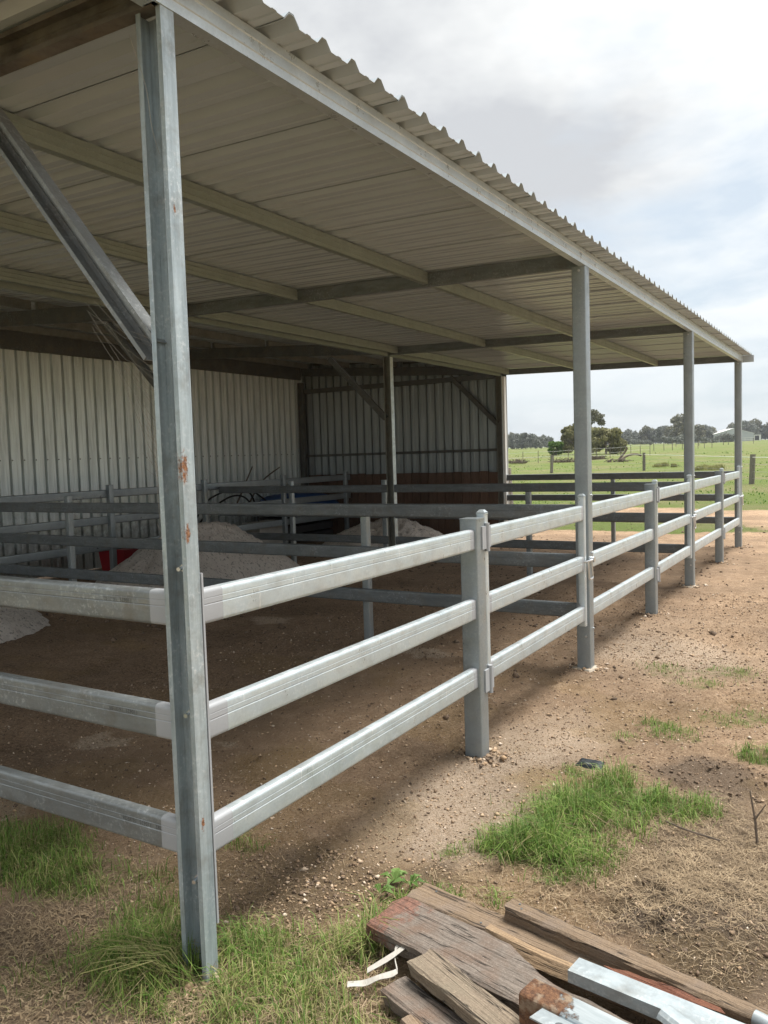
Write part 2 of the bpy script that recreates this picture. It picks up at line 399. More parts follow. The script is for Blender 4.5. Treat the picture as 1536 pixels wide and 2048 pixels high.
def leafy(name, c1, c2, sc=3, trans=.3):
    m, t, b = mat(name); co = objco(t); g = N(t, 'ShaderNodeNewGeometry')
    f = rng(t, g.outputs['Random Per Island'], 0, 1)
    col = mixc(t, f, c1, c2)
    col = mixc(t, rng(t, noise(t, sc, 4, .6, co), .4, .65, 0, .5), col, tuple(x*.6 for x in c1))
    t.links.new(col, b.inputs['Base Color']); b.inputs['Roughness'].default_value = .6
    b.inputs['Specular IOR Level'].default_value = .25
    tr = N(t, 'ShaderNodeBsdfTranslucent'); t.links.new(col, tr.inputs[0])
    mx = N(t, 'ShaderNodeMixShader'); mx.inputs[0].default_value = trans
    t.links.new(b.outputs[0], mx.inputs[1]); t.links.new(tr.outputs[0], mx.inputs[2])
    t.links.new(mx.outputs[0], t.nodes['Material Output'].inputs[0])
    return m
GRASS = leafy('grass_blades', (.065, .155, .022), (.29, .40, .10), 4, .35)
GRASS_OLIVE = leafy('olive_grass_blades', (.19, .21, .065), (.44, .41, .19), 4, .3)
STRAW = leafy('dry_straw', (.22, .155, .09), (.47, .365, .235), 9, .1)
LEAF_OLIVE = leafy('olive_foliage', (.19, .19, .085), (.33, .31, .15), .5, .2)
LEAF_BRIGHT = leafy('bright_green_foliage', (.09, .18, .03), (.19, .29, .07), .5, .35)
LEAF_GUM = leafy('gum_foliage', (.12, .125, .075), (.25, .235, .15), .3, .15)
LEAF_FAR = leafy('distant_grey_green_foliage', (.15, .165, .14), (.24, .25, .215), .1, .1)
BARK = paint('grey_bark', (.20, .17, .14), .9, .3, sc=3)
WEED = leafy('broad_weed_leaves', (.10, .19, .04), (.20, .30, .09), 9, .3)
STONE = None
def pebble_mat():
    m, t, b = mat('gravel_pebbles'); g = N(t, 'ShaderNodeNewGeometry'); r = N(t, 'ShaderNodeValToRGB')
    e = r.color_ramp.elements; e[0].color = (.10, .068, .045, 1); e[1].color = (.60, .50, .40, 1); e[1].position = 1
    for p, c in ((.35, (.26, .18, .115, 1)), (.65, (.38, .26, .155, 1)), (.86, (.46, .34, .23, 1))):
        k = e.new(p); k.color = c
    t.links.new(g.outputs['Random Per Island'], r.inputs[0]); t.links.new(r.outputs[0], b.inputs['Base Color'])
    b.inputs['Roughness'].default_value = .85; return m
PEB = pebble_mat()
CLOD = paint('dark_soil_clods', (.15, .105, .07), .95, .5, sc=12)

# ------------------------------------------------------------------ ground
_hr = random.Random(21)
HOOF = [(_hr.uniform(-4.5, 2.6), _hr.uniform(.9, 8), _hr.uniform(0, 6.3), _hr.uniform(.045, .07), _hr.uniform(.008, .02)) for _ in range(230)]
def terrain(x, y):
    x = np.asarray(x, float); y = np.asarray(y, float)
    d = np.hypot(x-CX, y-CY)
    h = 1.0*sst(38, 115, d)+np.clip(d-70, 0, 400)*.0085
    h = h+(fbm(x, y, .045, 3, 5)-.5)*1.0*sst(35, 90, d)+(fbm(x, y, .5, 3, 8)-.5)*.16*sst(16, 30, d)
    near = 1-sst(14, 22, d)
    for hx, hy, ha, hr, hd in HOOF:
        k = (np.abs(x-hx) < .2) & (np.abs(y-hy) < .2)
        if k.any():
            u = ((x[k]-hx)*math.cos(ha)+(y[k]-hy)*math.sin(ha))/hr; v = (-(x[k]-hx)*math.sin(ha)+(y[k]-hy)*math.cos(ha))/(hr*1.2); q = np.hypot(u, v)
            h[k] += hd*(.55*np.exp(-((q-1.25)/.3)**2)-np.clip(1.15-q, 0, .35)/.35)
    h = h+near*((fbm(x, y, .8, 3, 2)-.5)*.05+(fbm(x, y, 3.2, 3, 14)-.5)*.035+(fbm(x, y, 7, 5, 21, .65)-.5)*.036)
    lump = np.exp(-((x-1.03)**2+(y-.98)**2)/.09)+.8*np.exp(-((x-1.15)**2+(y-2.35)**2)/.10)
    h = h+lump*(np.abs(fbm(x, y, 16, 4, 33, .6)-.5)*.11-.012)*near
    return h
def axis(dense, ext):
    out = []
    for a, b, s in dense: out += list(np.arange(a, b, s))
    hi = dense[-1][1]; lo = dense[0][0]; s = dense[-1][2]; up = [hi]
    while up[-1] < ext: s *= 1.16; up.append(up[-1]+s)
    s = dense[0][2]; dn = []; q = lo
    while q > -ext: s *= 1.16; q -= s; dn.append(q)
    return np.array(dn[::-1]+out+up)
gx = axis([(-9.2, -2.4, .06), (-2.4, 2.6, .02)], 1100); gy = axis([(-1.0, 4.6, .02), (4.6, 14, .05)], 1100)
GX, GY = np.meshgrid(gx, gy, indexing='ij'); GX = GX.ravel(); GY = GY.ravel()
GZ = terrain(GX, GY)
def blob(x, y, u, v, r, ang=0, asp=1.0, jag=.35, seed=0):
    p = at(u, v); dx = x-p.x; dy = y-p.y
    d = np.hypot(dx, dy*asp)/r+(fbm(x, y, 5/r*.3, 3, seed+31)-.5)*2*jag
    return 1-sst(.6, 1.15, d)
def zones(x, y):
    w = (fbm(x, y, 1.3, 4, 40)-.5); w2 = (fbm(x, y, .5, 4, 44)-.5)
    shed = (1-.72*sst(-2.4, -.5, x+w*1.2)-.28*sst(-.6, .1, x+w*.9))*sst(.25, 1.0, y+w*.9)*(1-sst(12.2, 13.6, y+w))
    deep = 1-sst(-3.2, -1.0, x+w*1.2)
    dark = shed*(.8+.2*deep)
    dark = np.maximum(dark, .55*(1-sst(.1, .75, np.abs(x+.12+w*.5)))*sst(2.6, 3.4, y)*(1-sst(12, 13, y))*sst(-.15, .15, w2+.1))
    pale = .8*(1-sst(.12, .42, np.abs(x-.22+w*.5)))*sst(.7, 1.2, y+w)*(1-sst(2.4, 3.2, y+w))
    pale = np.maximum(pale, .75*(1-sst(.2, .75, np.abs(x-.35+w)))*sst(3.7, 4.4, y+w)*(1-sst(5.0, 6.2, y+w)))
    pale = np.maximum(pale, 1.0*blob(x, y, 215, 2035, .24, seed=3))
    pale = np.maximum(pale, .35*sst(.02, .2, w2)*sst(.4, 1.5, x)*(1-shed))
    for (u, v, r, sd) in ((200, 1478, .16, 71), (455, 1485, .07, 72), (20, 1618, .13, 73), (540, 1240, .26, 74), (850, 1310, .2, 75)): pale = np.maximum(pale, .85*blob(x, y, u, v, r, asp=1.4, jag=.9, seed=sd))
    mud = np.maximum(blob(x, y, 1400, 1840, .33, asp=.8, seed=5), .8*blob(x, y, 600, 1760, .36, seed=6))
    mud = np.maximum(mud, .8*blob(x, y, 1420, 1560, .3, seed=12)); mud = np.maximum(mud, .55*blob(x, y, 100, 1870, .3, seed=7))
    mud = np.maximum(mud, .8*blob(x, y, 870, 1740, .12, seed=14))
    straw = np.maximum(blob(x, y, 1400, 1690, .55, seed=8)*.9, .8*blob(x, y, 60, 1980, .5, seed=9))
    straw = np.maximum(straw, .7*blob(x, y, 560, 1980, .45, seed=10)); straw = np.maximum(straw, .6*blob(x, y, 250, 1780, .5, seed=13))
    och = sst(.05, .18, fbm(x, y, 2.2, 4, 60)-.5)*.4*(1-sst(3, 4.5, y))
    och = np.maximum(och, .8*blob(x, y, 1100, 1560, .22, seed=11)); och = np.maximum(och, .6*blob(x, y, 545, 1530, .3, seed=15))
    d = np.hypot(x-CX, y-CY)
    gr = sst(19.5, 22.5, y+w2*5+np.maximum(x+2, 0)*-.1)
    gr = np.maximum(gr, .9*sst(13.6, 14.6, y+w)*(1-sst(17, 18.5, y+w2*4))*(1-sst(-1.5, .2, x+w2*3)))
    gr = np.maximum(gr, .75*sst(.02, .16, fbm(x, y, .55, 4, 70)-.5)*sst(.8, 2.2, x)*sst(2.0, 4, y))
    gr = np.maximum(gr, 1-sst(-14, -11, x))
    for (u, v, r, *_ ) in GRASSB: gr = np.maximum(gr, (.55 if _[0] >= .5 else .40)*blob(x, y, u, v, r*1.05, seed=int(u)))
    gr = np.where(y < -1.5, np.maximum(gr, sst(-.1, .1, w2)*.7), gr)
    return dark, pale, mud, straw, gr, och
# grass patches: photograph position of each patch's foot, radius, relative density, blade height
GRASSB = [(1010, 1690, .13, 1, .085), (1080, 1700, .17, 1, .10), (1110, 1650, .19, 1, .11), (1180, 1620, .20, 1.1, .115), (1225, 1580, .14, 1.1, .12),
    (1250, 1630, .19, 1, .10), (1330, 1620, .15, .9, .085), (1400, 1620, .10, .8, .07), (1130, 1730, .15, .7, .08), (1190, 1700, .15, .7, .08),
    (40, 1705, .30, 1, .09), (130, 1740, .20, 1, .09), (0, 1735, .2, .9, .08), (160, 1770, .12, .6, .07), (230, 1760, .14, .3, .06), (320, 1755, .10, .4, .06),
    (230, 1900, .17, 1, .11), (300, 1880, .22, 1, .12), (350, 1930, .18, 1.2, .14), (260, 1950, .13, .9, .10), (330, 1840, .13, .6, .09),
    (420, 1900, .10, .8, .12), (500, 1885, .12, .8, .09), (555, 1900, .13, .9, .10), (540, 1940, .18, .7, .09), (600, 1960, .16, .6, .08), (480, 2000, .22, .6, .08),
    (560, 2040, .25, .5, .08), (700, 2046, .15, .4, .08), (410, 2030, .18, .6, .09), (650, 1910, .12, .5, .07), (740, 1900, .10, 1, .10), (700, 1890, .10, .7, .08), (765, 1850, .08, 1, .10),
    (320, 1990, .14, .5, .08), (490, 1690, .10, .4, .06), (800, 1800, .06, .8, .07), (880, 1790, .08, .5, .06), (905, 1695, .08, .4, .05), (990, 1790, .08, .4, .06),
    (1345, 1470, .17, .35, .045), (1310, 1450, .12, .35, .045), (1520, 1515, .13, .7, .07), (1250, 1475, .08, .25, .04), (1330, 1340, .2, .16, .04), (1460, 1345, .25, .16, .04), (1400, 1370, .2, .14, .04),
    (1450, 1440, .2, .14, .04), (1520, 1430, .15, .2, .04), (1150, 1545, .08, .5, .05), (190, 2010, .1, .2, .06), (90, 1960, .2, .15, .07)]
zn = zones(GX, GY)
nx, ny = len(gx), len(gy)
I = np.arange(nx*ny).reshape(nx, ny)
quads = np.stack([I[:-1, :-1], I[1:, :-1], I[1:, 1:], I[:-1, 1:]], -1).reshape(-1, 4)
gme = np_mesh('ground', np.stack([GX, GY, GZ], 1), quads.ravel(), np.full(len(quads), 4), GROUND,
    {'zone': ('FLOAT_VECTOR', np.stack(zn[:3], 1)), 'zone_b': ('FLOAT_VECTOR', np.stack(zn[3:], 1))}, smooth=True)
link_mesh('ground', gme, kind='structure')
def gz(x, y): return float(terrain(np.array([x]), np.array([y]))[0])
def at_ground(u, v):
    o, d = ray(u, v); t = .0005
    while t < 2:
        p = o+d*t
        if p.z <= gz(p.x, p.y): return p
        t *= 1.01
    return o+d*.1

# ------------------------------------------------------------------ profiles
def rr(w, h, r, n=3):
    p = []
    for cx, cy, a0 in ((w/2-r, h/2-r, 0), (-w/2+r, h/2-r, 90), (-w/2+r, -h/2+r, 180), (w/2-r, -h/2+r, 270)):
        for k in range(n+1):
            a = math.radians(a0+90*k/n); p.append((cx+r*math.cos(a), cy+r*math.sin(a)))
    return p
def rail_prof(t=.045, h=.11, r=.013):
    """oval cattle rail: rounded top and bottom and a shallow pressed groove on both faces"""
    p = rr(t, h, r, 5)
    g = [(t/2, .004), (t/2-.0016, .0065), (t/2, .009), (t/2, .024), (t/2-.0010, .0255), (t/2, .027)]
    right = [(t/2, -h/2+r)]+g+[(t/2, h/2-r)]
    left = [(-x, y) for x, y in right][::-1]
    top = [(a, b) for a, b in p if b > h/2-r+1e-6]; bot = [(a, b) for a, b in p if b < -h/2+r-1e-6]
    top.sort(key=lambda s: -s[0]); bot.sort(key=lambda s: s[0])
    return right+top+left+bot
RAILP = rail_prof()
def c_prof(w, d, lip, t, groove=True):
    """lipped channel; a = along web (0..w), b = depth (0 = open side, d = web back)"""
    g = .004
    outer = [(0, 0), (0, d), (w*.28, d), (w*.31, d+g), (w*.34, d), (w*.66, d), (w*.69, d+g), (w*.72, d), (w, d), (w, 0)]
    inner = [(w-lip, 0), (w-lip, t), (w-t, t), (w-t, d-t), (w*.72, d-t), (w*.69, d-t+g), (w*.66, d-t), (w*.34, d-t), (w*.31, d-t+g), (w*.28, d-t), (t, d-t), (t, t), (lip, t), (lip, 0)]
    return outer+inner
ZT = [1.16, .795, .43]      # rail centres
def rail(parent, A, B, zc, m0=G_RAIL, pa=.0, pb=.0, jit=True):
    A = Vector(A); B = Vector(B); L = (B-A).length; d = (B-A).normalized(); side = Vector((-d.y, d.x, 0))
    ts = [0]; mis = []
    if pa: ts.append(pa/L); mis.append(1)
    k = max(1, int(L/1.0)); a0 = ts[-1]; b0 = 1-(pb/L if pb else 0)
    for i in range(1, k+1): ts.append(a0+(b0-a0)*i/k); mis.append(0)
    if pb: ts.append(1); mis.append(1)
    mb = MB().sweep(RAILP, (A.x, A.y, zc), (B.x, B.y, zc), side, (0, 0, 1), ts, mis)
    return mb.build('rail', [m0, ZINC], parent, smooth=True, ang=24)
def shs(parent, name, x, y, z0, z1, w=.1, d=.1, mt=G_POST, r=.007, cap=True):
    mb = MB().sweep(rr(w, d, r), (x, y, z0), (x, y, z1), (1, 0, 0), (0, 1, 0))
    o = mb.build(name, mt, parent, smooth=True)
    if cap:
        MB().sweep(rr(w+.004, d+.004, r), (x, y, z1), (x, y, z1+.006), (1, 0, 0), (0, 1, 0)).build('cap', mt, o, smooth=True)
    return o
def bolt(parent, p, d, r=.009, l=.02, head=True):
    p = Vector(p); d = Vector(d).normalized(); mb = MB()
    mb.tube([p, p+d*.007], r*1.5, 6)
    mb.tube([p+d*.007, p+d*l], r*.85, 8)
    return mb.build('bolt', CHROME, parent, smooth=True)

# ------------------------------------------------------------------ shelter
SH = empty('horse_shelter', label='open fronted corrugated steel horse shelter with a long cream lean-to roof on galvanised posts', cat='shelter')
EZ = 2.915                                   # underside of eave beam
m_aw = (3.02-EZ)/4
# near post: lipped channel open to the near end
P1 = MB().sweep(c_prof(.1, .052, .018, .003), (-.1, 0, -.05), (-.1, 0, EZ), (1, 0, 0), (0, 1, 0)).build('post', G_P1, SH, label='near corner post, an open channel with rust spots and bolts')
MB().box(-.108, .0565, .16, .0015, .064, 1.27).build('stub_post', ZINC, P1)
for z in (1.285, .83, .30): bolt(P1, (-.062, .0485, z), (.3, -1, 0), .008, .034)
for i in (1, 2, 3):
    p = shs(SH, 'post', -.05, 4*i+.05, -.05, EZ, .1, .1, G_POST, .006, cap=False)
    for z in (1.28, .86, .30): bolt(p, (.0, 4*i+.072, z), (1, 0, .0), .006, .012)
    for z in (1.23, .25): bolt(p, (-.03, 4*i, z), (0, -1, 0), .006, .012)
    bolt(p, (-.045, 4*i, EZ-.03), (0, -1, 0), .006, .012)
    if i in (1, 2):
        ft_ = MB(); rdf = random.Random(i); nn = 12; top = []; bot = []
        for k in range(nn):
            a = 2*math.pi*k/nn; q = rdf.uniform(.085, .13); top.append((-.05+q*.8*math.cos(a), 4*i+.04+q*.8*math.sin(a), .008+gz(-.05, 4*i))); bot.append((-.05+q*1.15*math.cos(a), 4*i+.04+q*1.15*math.sin(a), -.03))
        ft_.add(top+bot, [tuple(range(nn))]+[(k, (k+1) % nn, nn+(k+1) % nn, nn+k) for k in range(nn)]).build('concrete_footing', paint('dusty_concrete', (.40, .35, .28), .95, .3, sc=25), p)
# eave beams (lipped channel, web outwards): one past the corner, one to the far end
EB = c_prof(.105, .05, .014, .003)
def eave(y0, y1, x):
    return MB().sweep(EB, (x-.05, y0, EZ), (x-.05, y1, EZ), (0, 0, 1), (1, 0, 0)).build('eave_beam', G_NEW, SH, smooth=False)
e1 = eave(-.02, 12.16, 0.004); eave(-1.0, .045, -.004)
for z in (.04, .075): bolt(e1, (.008, .02, EZ+z), (1, 0, 0), .006, .010)
MB().box(-.06, 12.165, EZ-.004, .16, 12.20, EZ+.10).build('barge_flashing', SHEET, SH)
# rafters
for i, y in enumerate((.005, 4.05, 8.05, 12.05)):
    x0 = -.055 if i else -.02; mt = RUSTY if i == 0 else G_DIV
    prof = c_prof(.10, .05, .016, .003) if i == 0 else [(0, 0), (0, .05), (.10, .05), (.10, 0)]
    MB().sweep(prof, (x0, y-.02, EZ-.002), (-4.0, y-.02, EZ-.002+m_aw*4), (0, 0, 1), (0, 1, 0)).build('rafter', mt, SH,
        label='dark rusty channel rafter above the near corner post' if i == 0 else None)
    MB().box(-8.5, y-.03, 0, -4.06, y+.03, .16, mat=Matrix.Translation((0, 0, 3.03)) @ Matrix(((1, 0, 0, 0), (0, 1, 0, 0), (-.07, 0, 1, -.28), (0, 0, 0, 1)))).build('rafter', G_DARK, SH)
# purlins of the awning, cut between rafters
for x in (-1.27, -2.55, -3.86):
    zb = EZ+m_aw*(-x)+.006
    for y0, y1 in ((-1.0, -.02), (.06, 4.0), (4.10, 8.0), (8.10, 12.0)):
        MB().sweep(c_prof(.092, .045, .014, .0025), (x-.03, y0, zb), (x-.03, y1, zb), (0, 0, 1), (1, 0, 0)).build('purlin', G_BEAM, SH)
# shed eave beam and purlins
def zroof(x): return 3.03+.07*(-4-x)+.16
for x in (-4.04, -5.1, -6.2, -7.3, -8.35):
    for k in range(3):
        zt = zroof(x)
        MB().sweep([(0, 0), (0, .05), (.10, .05), (.10, 0)], (x-.02, 4*k+.09, zt-.005 if x < -4.1 else 3.0), (x-.02, 4*k+4.0, zt-.005 if x < -4.1 else 3.0), (0, 0, 1), (1, 0, 0)).build('purlin', G_SHADE if x < -4.1 else G_BEAM, SH)
# inner posts and knee braces
for i, y in enumerate((0.05, 4.05, 8.05, 12.0)):
    q = MB().sweep(c_prof(.11, .06, .016, .003), (-4.10, y-.03, -.05), (-4.10, y-.03, 3.0), (1, 0, 0), (0, 1, 0)).build('post', G_SHADE, SH)
    MB().box(-3.989, y-.03, 0, -3.984, y+.05, 2.99).build('lit_flange_strip', G_RAIL, q)  # brighter facing over the +X flange, the light falling there painted in
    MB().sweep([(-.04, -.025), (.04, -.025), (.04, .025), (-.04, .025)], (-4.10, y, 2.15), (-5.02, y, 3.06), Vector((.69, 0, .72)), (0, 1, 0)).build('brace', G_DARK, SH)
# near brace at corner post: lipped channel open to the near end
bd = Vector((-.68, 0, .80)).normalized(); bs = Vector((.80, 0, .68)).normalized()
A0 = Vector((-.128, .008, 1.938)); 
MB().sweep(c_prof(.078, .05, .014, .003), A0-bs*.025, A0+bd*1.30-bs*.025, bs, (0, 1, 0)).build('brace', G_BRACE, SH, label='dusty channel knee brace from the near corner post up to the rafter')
# roof sheets
def trap(nr, p, hr=.03, wt=.028, wb=.072, th=.0016, y0=0):
    """trapezoid ribs at i*p, pans between; closed thin section"""
    top = []
    for i in range(nr):
        c = y0+i*p
        top += [(c-wb/2, 0), (c-wt/2, hr), (c+wt/2, hr), (c+wb/2, 0)]
        if i < nr-1: top += [(c+p*.5-.016, 0), (c+p*.5-.010, .004), (c+p*.5+.010, .004), (c+p*.5+.016, 0)]
    return top+[(a, b-th) for a, b in top[::-1]]
RP = .1833
rs = MB().sweep(trap(5, RP, .030, .024, .082), (.125, 0, EZ+.106-.003), (-4.1, 0, EZ+.106+m_aw*4.225-.003), (0, 1, 0), (0, 0, 1)).mesh('roof_sheet', SHEET)
rs2 = MB().sweep(trap(5, RP), (-4.0, 0, zroof(-4)+.03+.075), (-8.75, 0, zroof(-8.75)+.105), (0, 1, 0), (0, 0, 1)).mesh('roof_sheet', SHEET)
for i in range(18):
    y = -.99+i*4*RP
    for me in (rs, rs2):
        o = link_mesh('roof_sheet', me, SH, (0, y, 0)); o.rotation_euler = (.006, 0, 0)   # each sheet laps under the next
# wall sheets: back wall and end wall
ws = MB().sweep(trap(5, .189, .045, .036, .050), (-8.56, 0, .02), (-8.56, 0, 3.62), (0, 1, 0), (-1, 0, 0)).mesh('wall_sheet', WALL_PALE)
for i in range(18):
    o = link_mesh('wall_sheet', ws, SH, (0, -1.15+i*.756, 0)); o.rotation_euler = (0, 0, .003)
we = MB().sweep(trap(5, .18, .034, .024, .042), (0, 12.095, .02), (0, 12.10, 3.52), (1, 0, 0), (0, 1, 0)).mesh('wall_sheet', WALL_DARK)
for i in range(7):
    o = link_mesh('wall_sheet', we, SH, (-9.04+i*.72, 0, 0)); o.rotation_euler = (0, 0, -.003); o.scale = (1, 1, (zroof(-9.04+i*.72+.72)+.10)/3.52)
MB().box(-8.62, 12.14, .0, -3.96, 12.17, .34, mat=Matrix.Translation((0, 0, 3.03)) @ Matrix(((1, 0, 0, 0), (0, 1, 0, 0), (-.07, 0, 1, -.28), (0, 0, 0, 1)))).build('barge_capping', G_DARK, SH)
MB().box(-8.5, 12.0, 2.97, -4.12, 12.06, 3.06).build('girt', G_DARK, SH)
MB().box(-8.5, 12.015, 1.65, -4.12, 12.06, 1.70).build('girt', G_DARK, SH)
MB().box(-3.985, 12.0, 0, -3.95, 12.13, 2.99).build('corner_flashing', WHITE, SH)
MB().box(-8.54, 11.93, .0, -8.44, 12.03, 3.2).build('corner_post', G_DARK, SH)
MB().box(-8.54, 0, 3.26, -8.50, 12, 3.56).build('wall_angle_shade_band', G_DARK, SH)  # wall angle, heightened as a dark band for the shade under the roof
sc_ = MB()
for k in range(66):
    y = 1.0+.189*k-.06
    if y > 11.9: break
    for z in (1.72,): sc_.tube([(-8.56, y, z), (-8.552, y, z)], .009, 6)
sc_.build('screws', DARKBOX_EARLY, SH, kind='stuff')
x = -8.35
while x < -4.2:
    w = .178+random.uniform(-.006, .006); t0 = random.uniform(-.012, .012)
    MB().box(0, 0, 0, w-.008, .035, 1.23+t0).build('kick_board', W_PLANK, SH, loc=(x, 11.95+random.uniform(-.006, .004), .05))
    x += w
MB().box(-8.44, 11.935, .55, -4.12, 11.945, .56).build('kick_board_batten', W_PLANK, SH)

# ------------------------------------------------------------------ fences and gates
def stamp(parent, txt, x, y, z, size=.018):
    cu = bpy.data.curves.new('stamp', 'FONT'); cu.body = txt; cu.size = size; cu.align_x = 'CENTER'; cu.align_y = 'CENTER'; cu.space_character = 1.12
    ob = bpy.data.objects.new('stamp', cu); C.objects.link(ob)
    dg = bpy.context.evaluated_depsgraph_get(); me = bpy.data.meshes.new_from_object(ob.evaluated_get(dg))
    bpy.data.objects.remove(ob); me.materials.append(INK)
    o = bpy.data.objects.new('stamp', me); C.objects.link(o); o.parent = parent
    o.matrix_local = Matrix.Translation((x, y, z)) @ Matrix.Rotation(math.pi/2, 4, 'X') @ Matrix.Rotation(math.pi, 4, 'Z')
    return o
LF = empty('rail_fence', (0, 0, 0), label='three-rail galvanised fence running left from the near corner post, date stamps printed on its rails', cat='fence')
for zc, txt in zip(ZT, ('110625  16:31:02', '110625  16:31:09', '782   110625  16:35:28')):
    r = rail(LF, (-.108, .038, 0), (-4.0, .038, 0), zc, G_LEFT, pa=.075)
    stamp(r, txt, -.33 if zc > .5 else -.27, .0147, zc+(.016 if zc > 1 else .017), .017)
for x in (-2.05,): shs(LF, 'post', x, .075, -.05, 1.26, .065, .065, G_POST)
MB().tube([(-3.95, .06, 0), (-3.95, .06, 1.26)], .03, 8).build('post', G_POST, LF)

fronts = [(.064, 2.07, 2.12, 'three-rail galvanised fence panel between the near corner post and the nearest gate'),
          (4.1, 6.09, 6.14, 'three-rail galvanised fence panel between the first and second gates'),
          (8.1, 10.13, 10.18, 'three-rail galvanised fence panel between the second and farthest gates')]
for y0, y1, yp, lab in fronts:
    f = empty('rail_fence', (0, y0, 0), label=lab, cat='fence', group='fence panels along the front of the shelter')
    for zc in ZT: rail(f, (-.037, 0, 0), (-.037, y1-y0, 0), zc, G_RAIL, pa=.1 if y0 < 1 else 0, pb=.05)
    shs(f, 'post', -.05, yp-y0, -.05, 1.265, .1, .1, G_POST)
gl = ['nearest three-rail yard gate, closed, with ring latch on the first tall square post',
      'middle three-rail yard gate, closed, latched to the second tall square post',
      'farthest three-rail yard gate, closed, latched to the last tall post']
for (y0, y1), lab in zip(((2.18, 3.985), (6.20, 7.985), (10.24, 11.985)), gl):
    g = empty('yard_gate', (0, y0, 0), label=lab, cat='gate', group='yard gates along the front of the shelter'); L = y1-y0
    for zc in ZT: rail(g, (-.037, .055, 0), (-.037, L-.065, 0), zc, G_RAIL, pa=.04, pb=.04)
    st = shs(g, 'stile', -.033, .032, .33, 1.285, .05, .045, G_NEW, .008)
    st2 = shs(g, 'stile', -.033, L-.042, .34, 1.275, .05, .045, G_NEW, .008)
    for s_, yy in ((st, .032), (st2, L-.042)):
        z = 1.295 if s_ is st else 1.285
        vs = [(-.033+a*.025, yy+b*.022, z) for a, b in ((-1, -1), (1, -1), (1, 1), (-1, 1))]+[(-.033+a*.012, yy+b*.011, z+.014) for a, b in ((-1, -1), (1, -1), (1, 1), (-1, 1))]
        MB().add(vs, [(0, 1, 5, 4), (1, 2, 6, 5), (2, 3, 7, 6), (3, 0, 4, 7), (4, 5, 6, 7)]).build('cap', G_NEW, s_)
    for zc in (1.165, .40):
        h = MB(); h.box(-.006, -.055, zc-.06, .007, -.006, zc+.06); h.tube([(.004, .012, zc-.075), (.004, .012, zc+.075)], .0135, 10)
        h.box(-.012, .02, zc-.055, .006, .055, zc+.055); h.build('hinge', ZINC, g)
    zl = .815
    la = MB().tube([(.0, L-.095, zl), (.012, L-.095, zl), (.018, L-.05, zl), (.018, L+.03, zl)], .008, 8)
    la.tube([(-.005, L+.05, zl), (.03, L+.05, zl)], .022, 12)
    lo = la.build('latch', CHROME, g, smooth=True)
    pts = [(.022, L-.085, zl+.004), (.026, L-.08, zl-.115), (.028, L-.065, zl-.13), (.028, L-.005, zl-.13), (.026, L+.01, zl-.118), (.022, L-.004, zl+.002)]
    MB().tube(pts, .0075, 8).build('ring', CHROME, lo, smooth=True)

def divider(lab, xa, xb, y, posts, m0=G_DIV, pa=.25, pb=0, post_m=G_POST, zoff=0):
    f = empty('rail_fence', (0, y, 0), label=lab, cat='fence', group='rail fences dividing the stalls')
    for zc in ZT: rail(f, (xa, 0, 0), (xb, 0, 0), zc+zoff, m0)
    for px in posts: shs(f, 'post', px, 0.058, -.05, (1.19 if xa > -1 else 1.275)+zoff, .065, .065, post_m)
    return f
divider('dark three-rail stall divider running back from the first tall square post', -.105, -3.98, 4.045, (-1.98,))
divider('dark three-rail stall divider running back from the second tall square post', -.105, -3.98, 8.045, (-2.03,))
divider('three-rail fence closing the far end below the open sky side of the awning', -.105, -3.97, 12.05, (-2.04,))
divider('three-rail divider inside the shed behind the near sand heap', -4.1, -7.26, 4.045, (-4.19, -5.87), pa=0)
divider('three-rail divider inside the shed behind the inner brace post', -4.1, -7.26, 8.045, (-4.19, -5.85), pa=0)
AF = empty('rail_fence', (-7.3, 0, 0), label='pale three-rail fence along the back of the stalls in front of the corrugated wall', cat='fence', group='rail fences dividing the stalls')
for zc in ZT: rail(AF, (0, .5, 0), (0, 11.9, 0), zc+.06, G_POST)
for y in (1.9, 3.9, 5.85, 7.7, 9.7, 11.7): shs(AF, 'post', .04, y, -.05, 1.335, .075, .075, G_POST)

# ------------------------------------------------------------------ things in the shed
def heap(name, cx, cy, rx, ry, h, lab, seed, ang=0, pk=.75):
    n = 130; xs = np.linspace(-1.15, 1.15, n); A, B = np.meshgrid(xs, xs, indexing='ij')
    w = fbm(A+seed, B, 1.7, 4, seed)-.5; r = np.hypot(A, B)+w*.35
    z = h*np.clip(1-r, 0, 1)**pk+(fbm(A, B, 7, 6, seed+3, .72)-.5)*.24*np.clip(1.1-r, 0, 1)-.05*sst(.85, 1.1, r)
    z = np.minimum(z, h*.86+(fbm(A, B, 3, 3, seed+5)-.5)*.1)
    ca, sa = math.cos(ang), math.sin(ang); X = (A*rx)*ca-(B*ry)*sa; Y = (A*rx)*sa+(B*ry)*ca
    J = np.arange(n*n).reshape(n, n); q = np.stack([J[:-1, :-1], J[1:, :-1], J[1:, 1:], J[:-1, 1:]], -1).reshape(-1, 4)
    me = np_mesh(name, np.stack([X.ravel(), Y.ravel(), z.ravel()], 1), q.ravel(), np.full(len(q), 4), SAND, smooth=True)
    return link_mesh(name, me, None, (cx, cy, 0), label=lab, cat='sand heap', group='sand heaps in the shed')
heap('sand_heap', -6.0, 6.25, 1.15, 1.75, .92, 'pale sand heap behind the near corner post, the largest of the three', 3, pk=.9)
heap('sand_heap', -5.7, 10.75, 1.35, 1.25, .60, 'pale sand heap in front of the dark red kick boards', 9, pk=.9)
heap('sand_heap', -6.3, 2.35, 1.35, 1.5, .55, 'pale sand heap at the left edge beyond the left fence', 15, pk=.8)

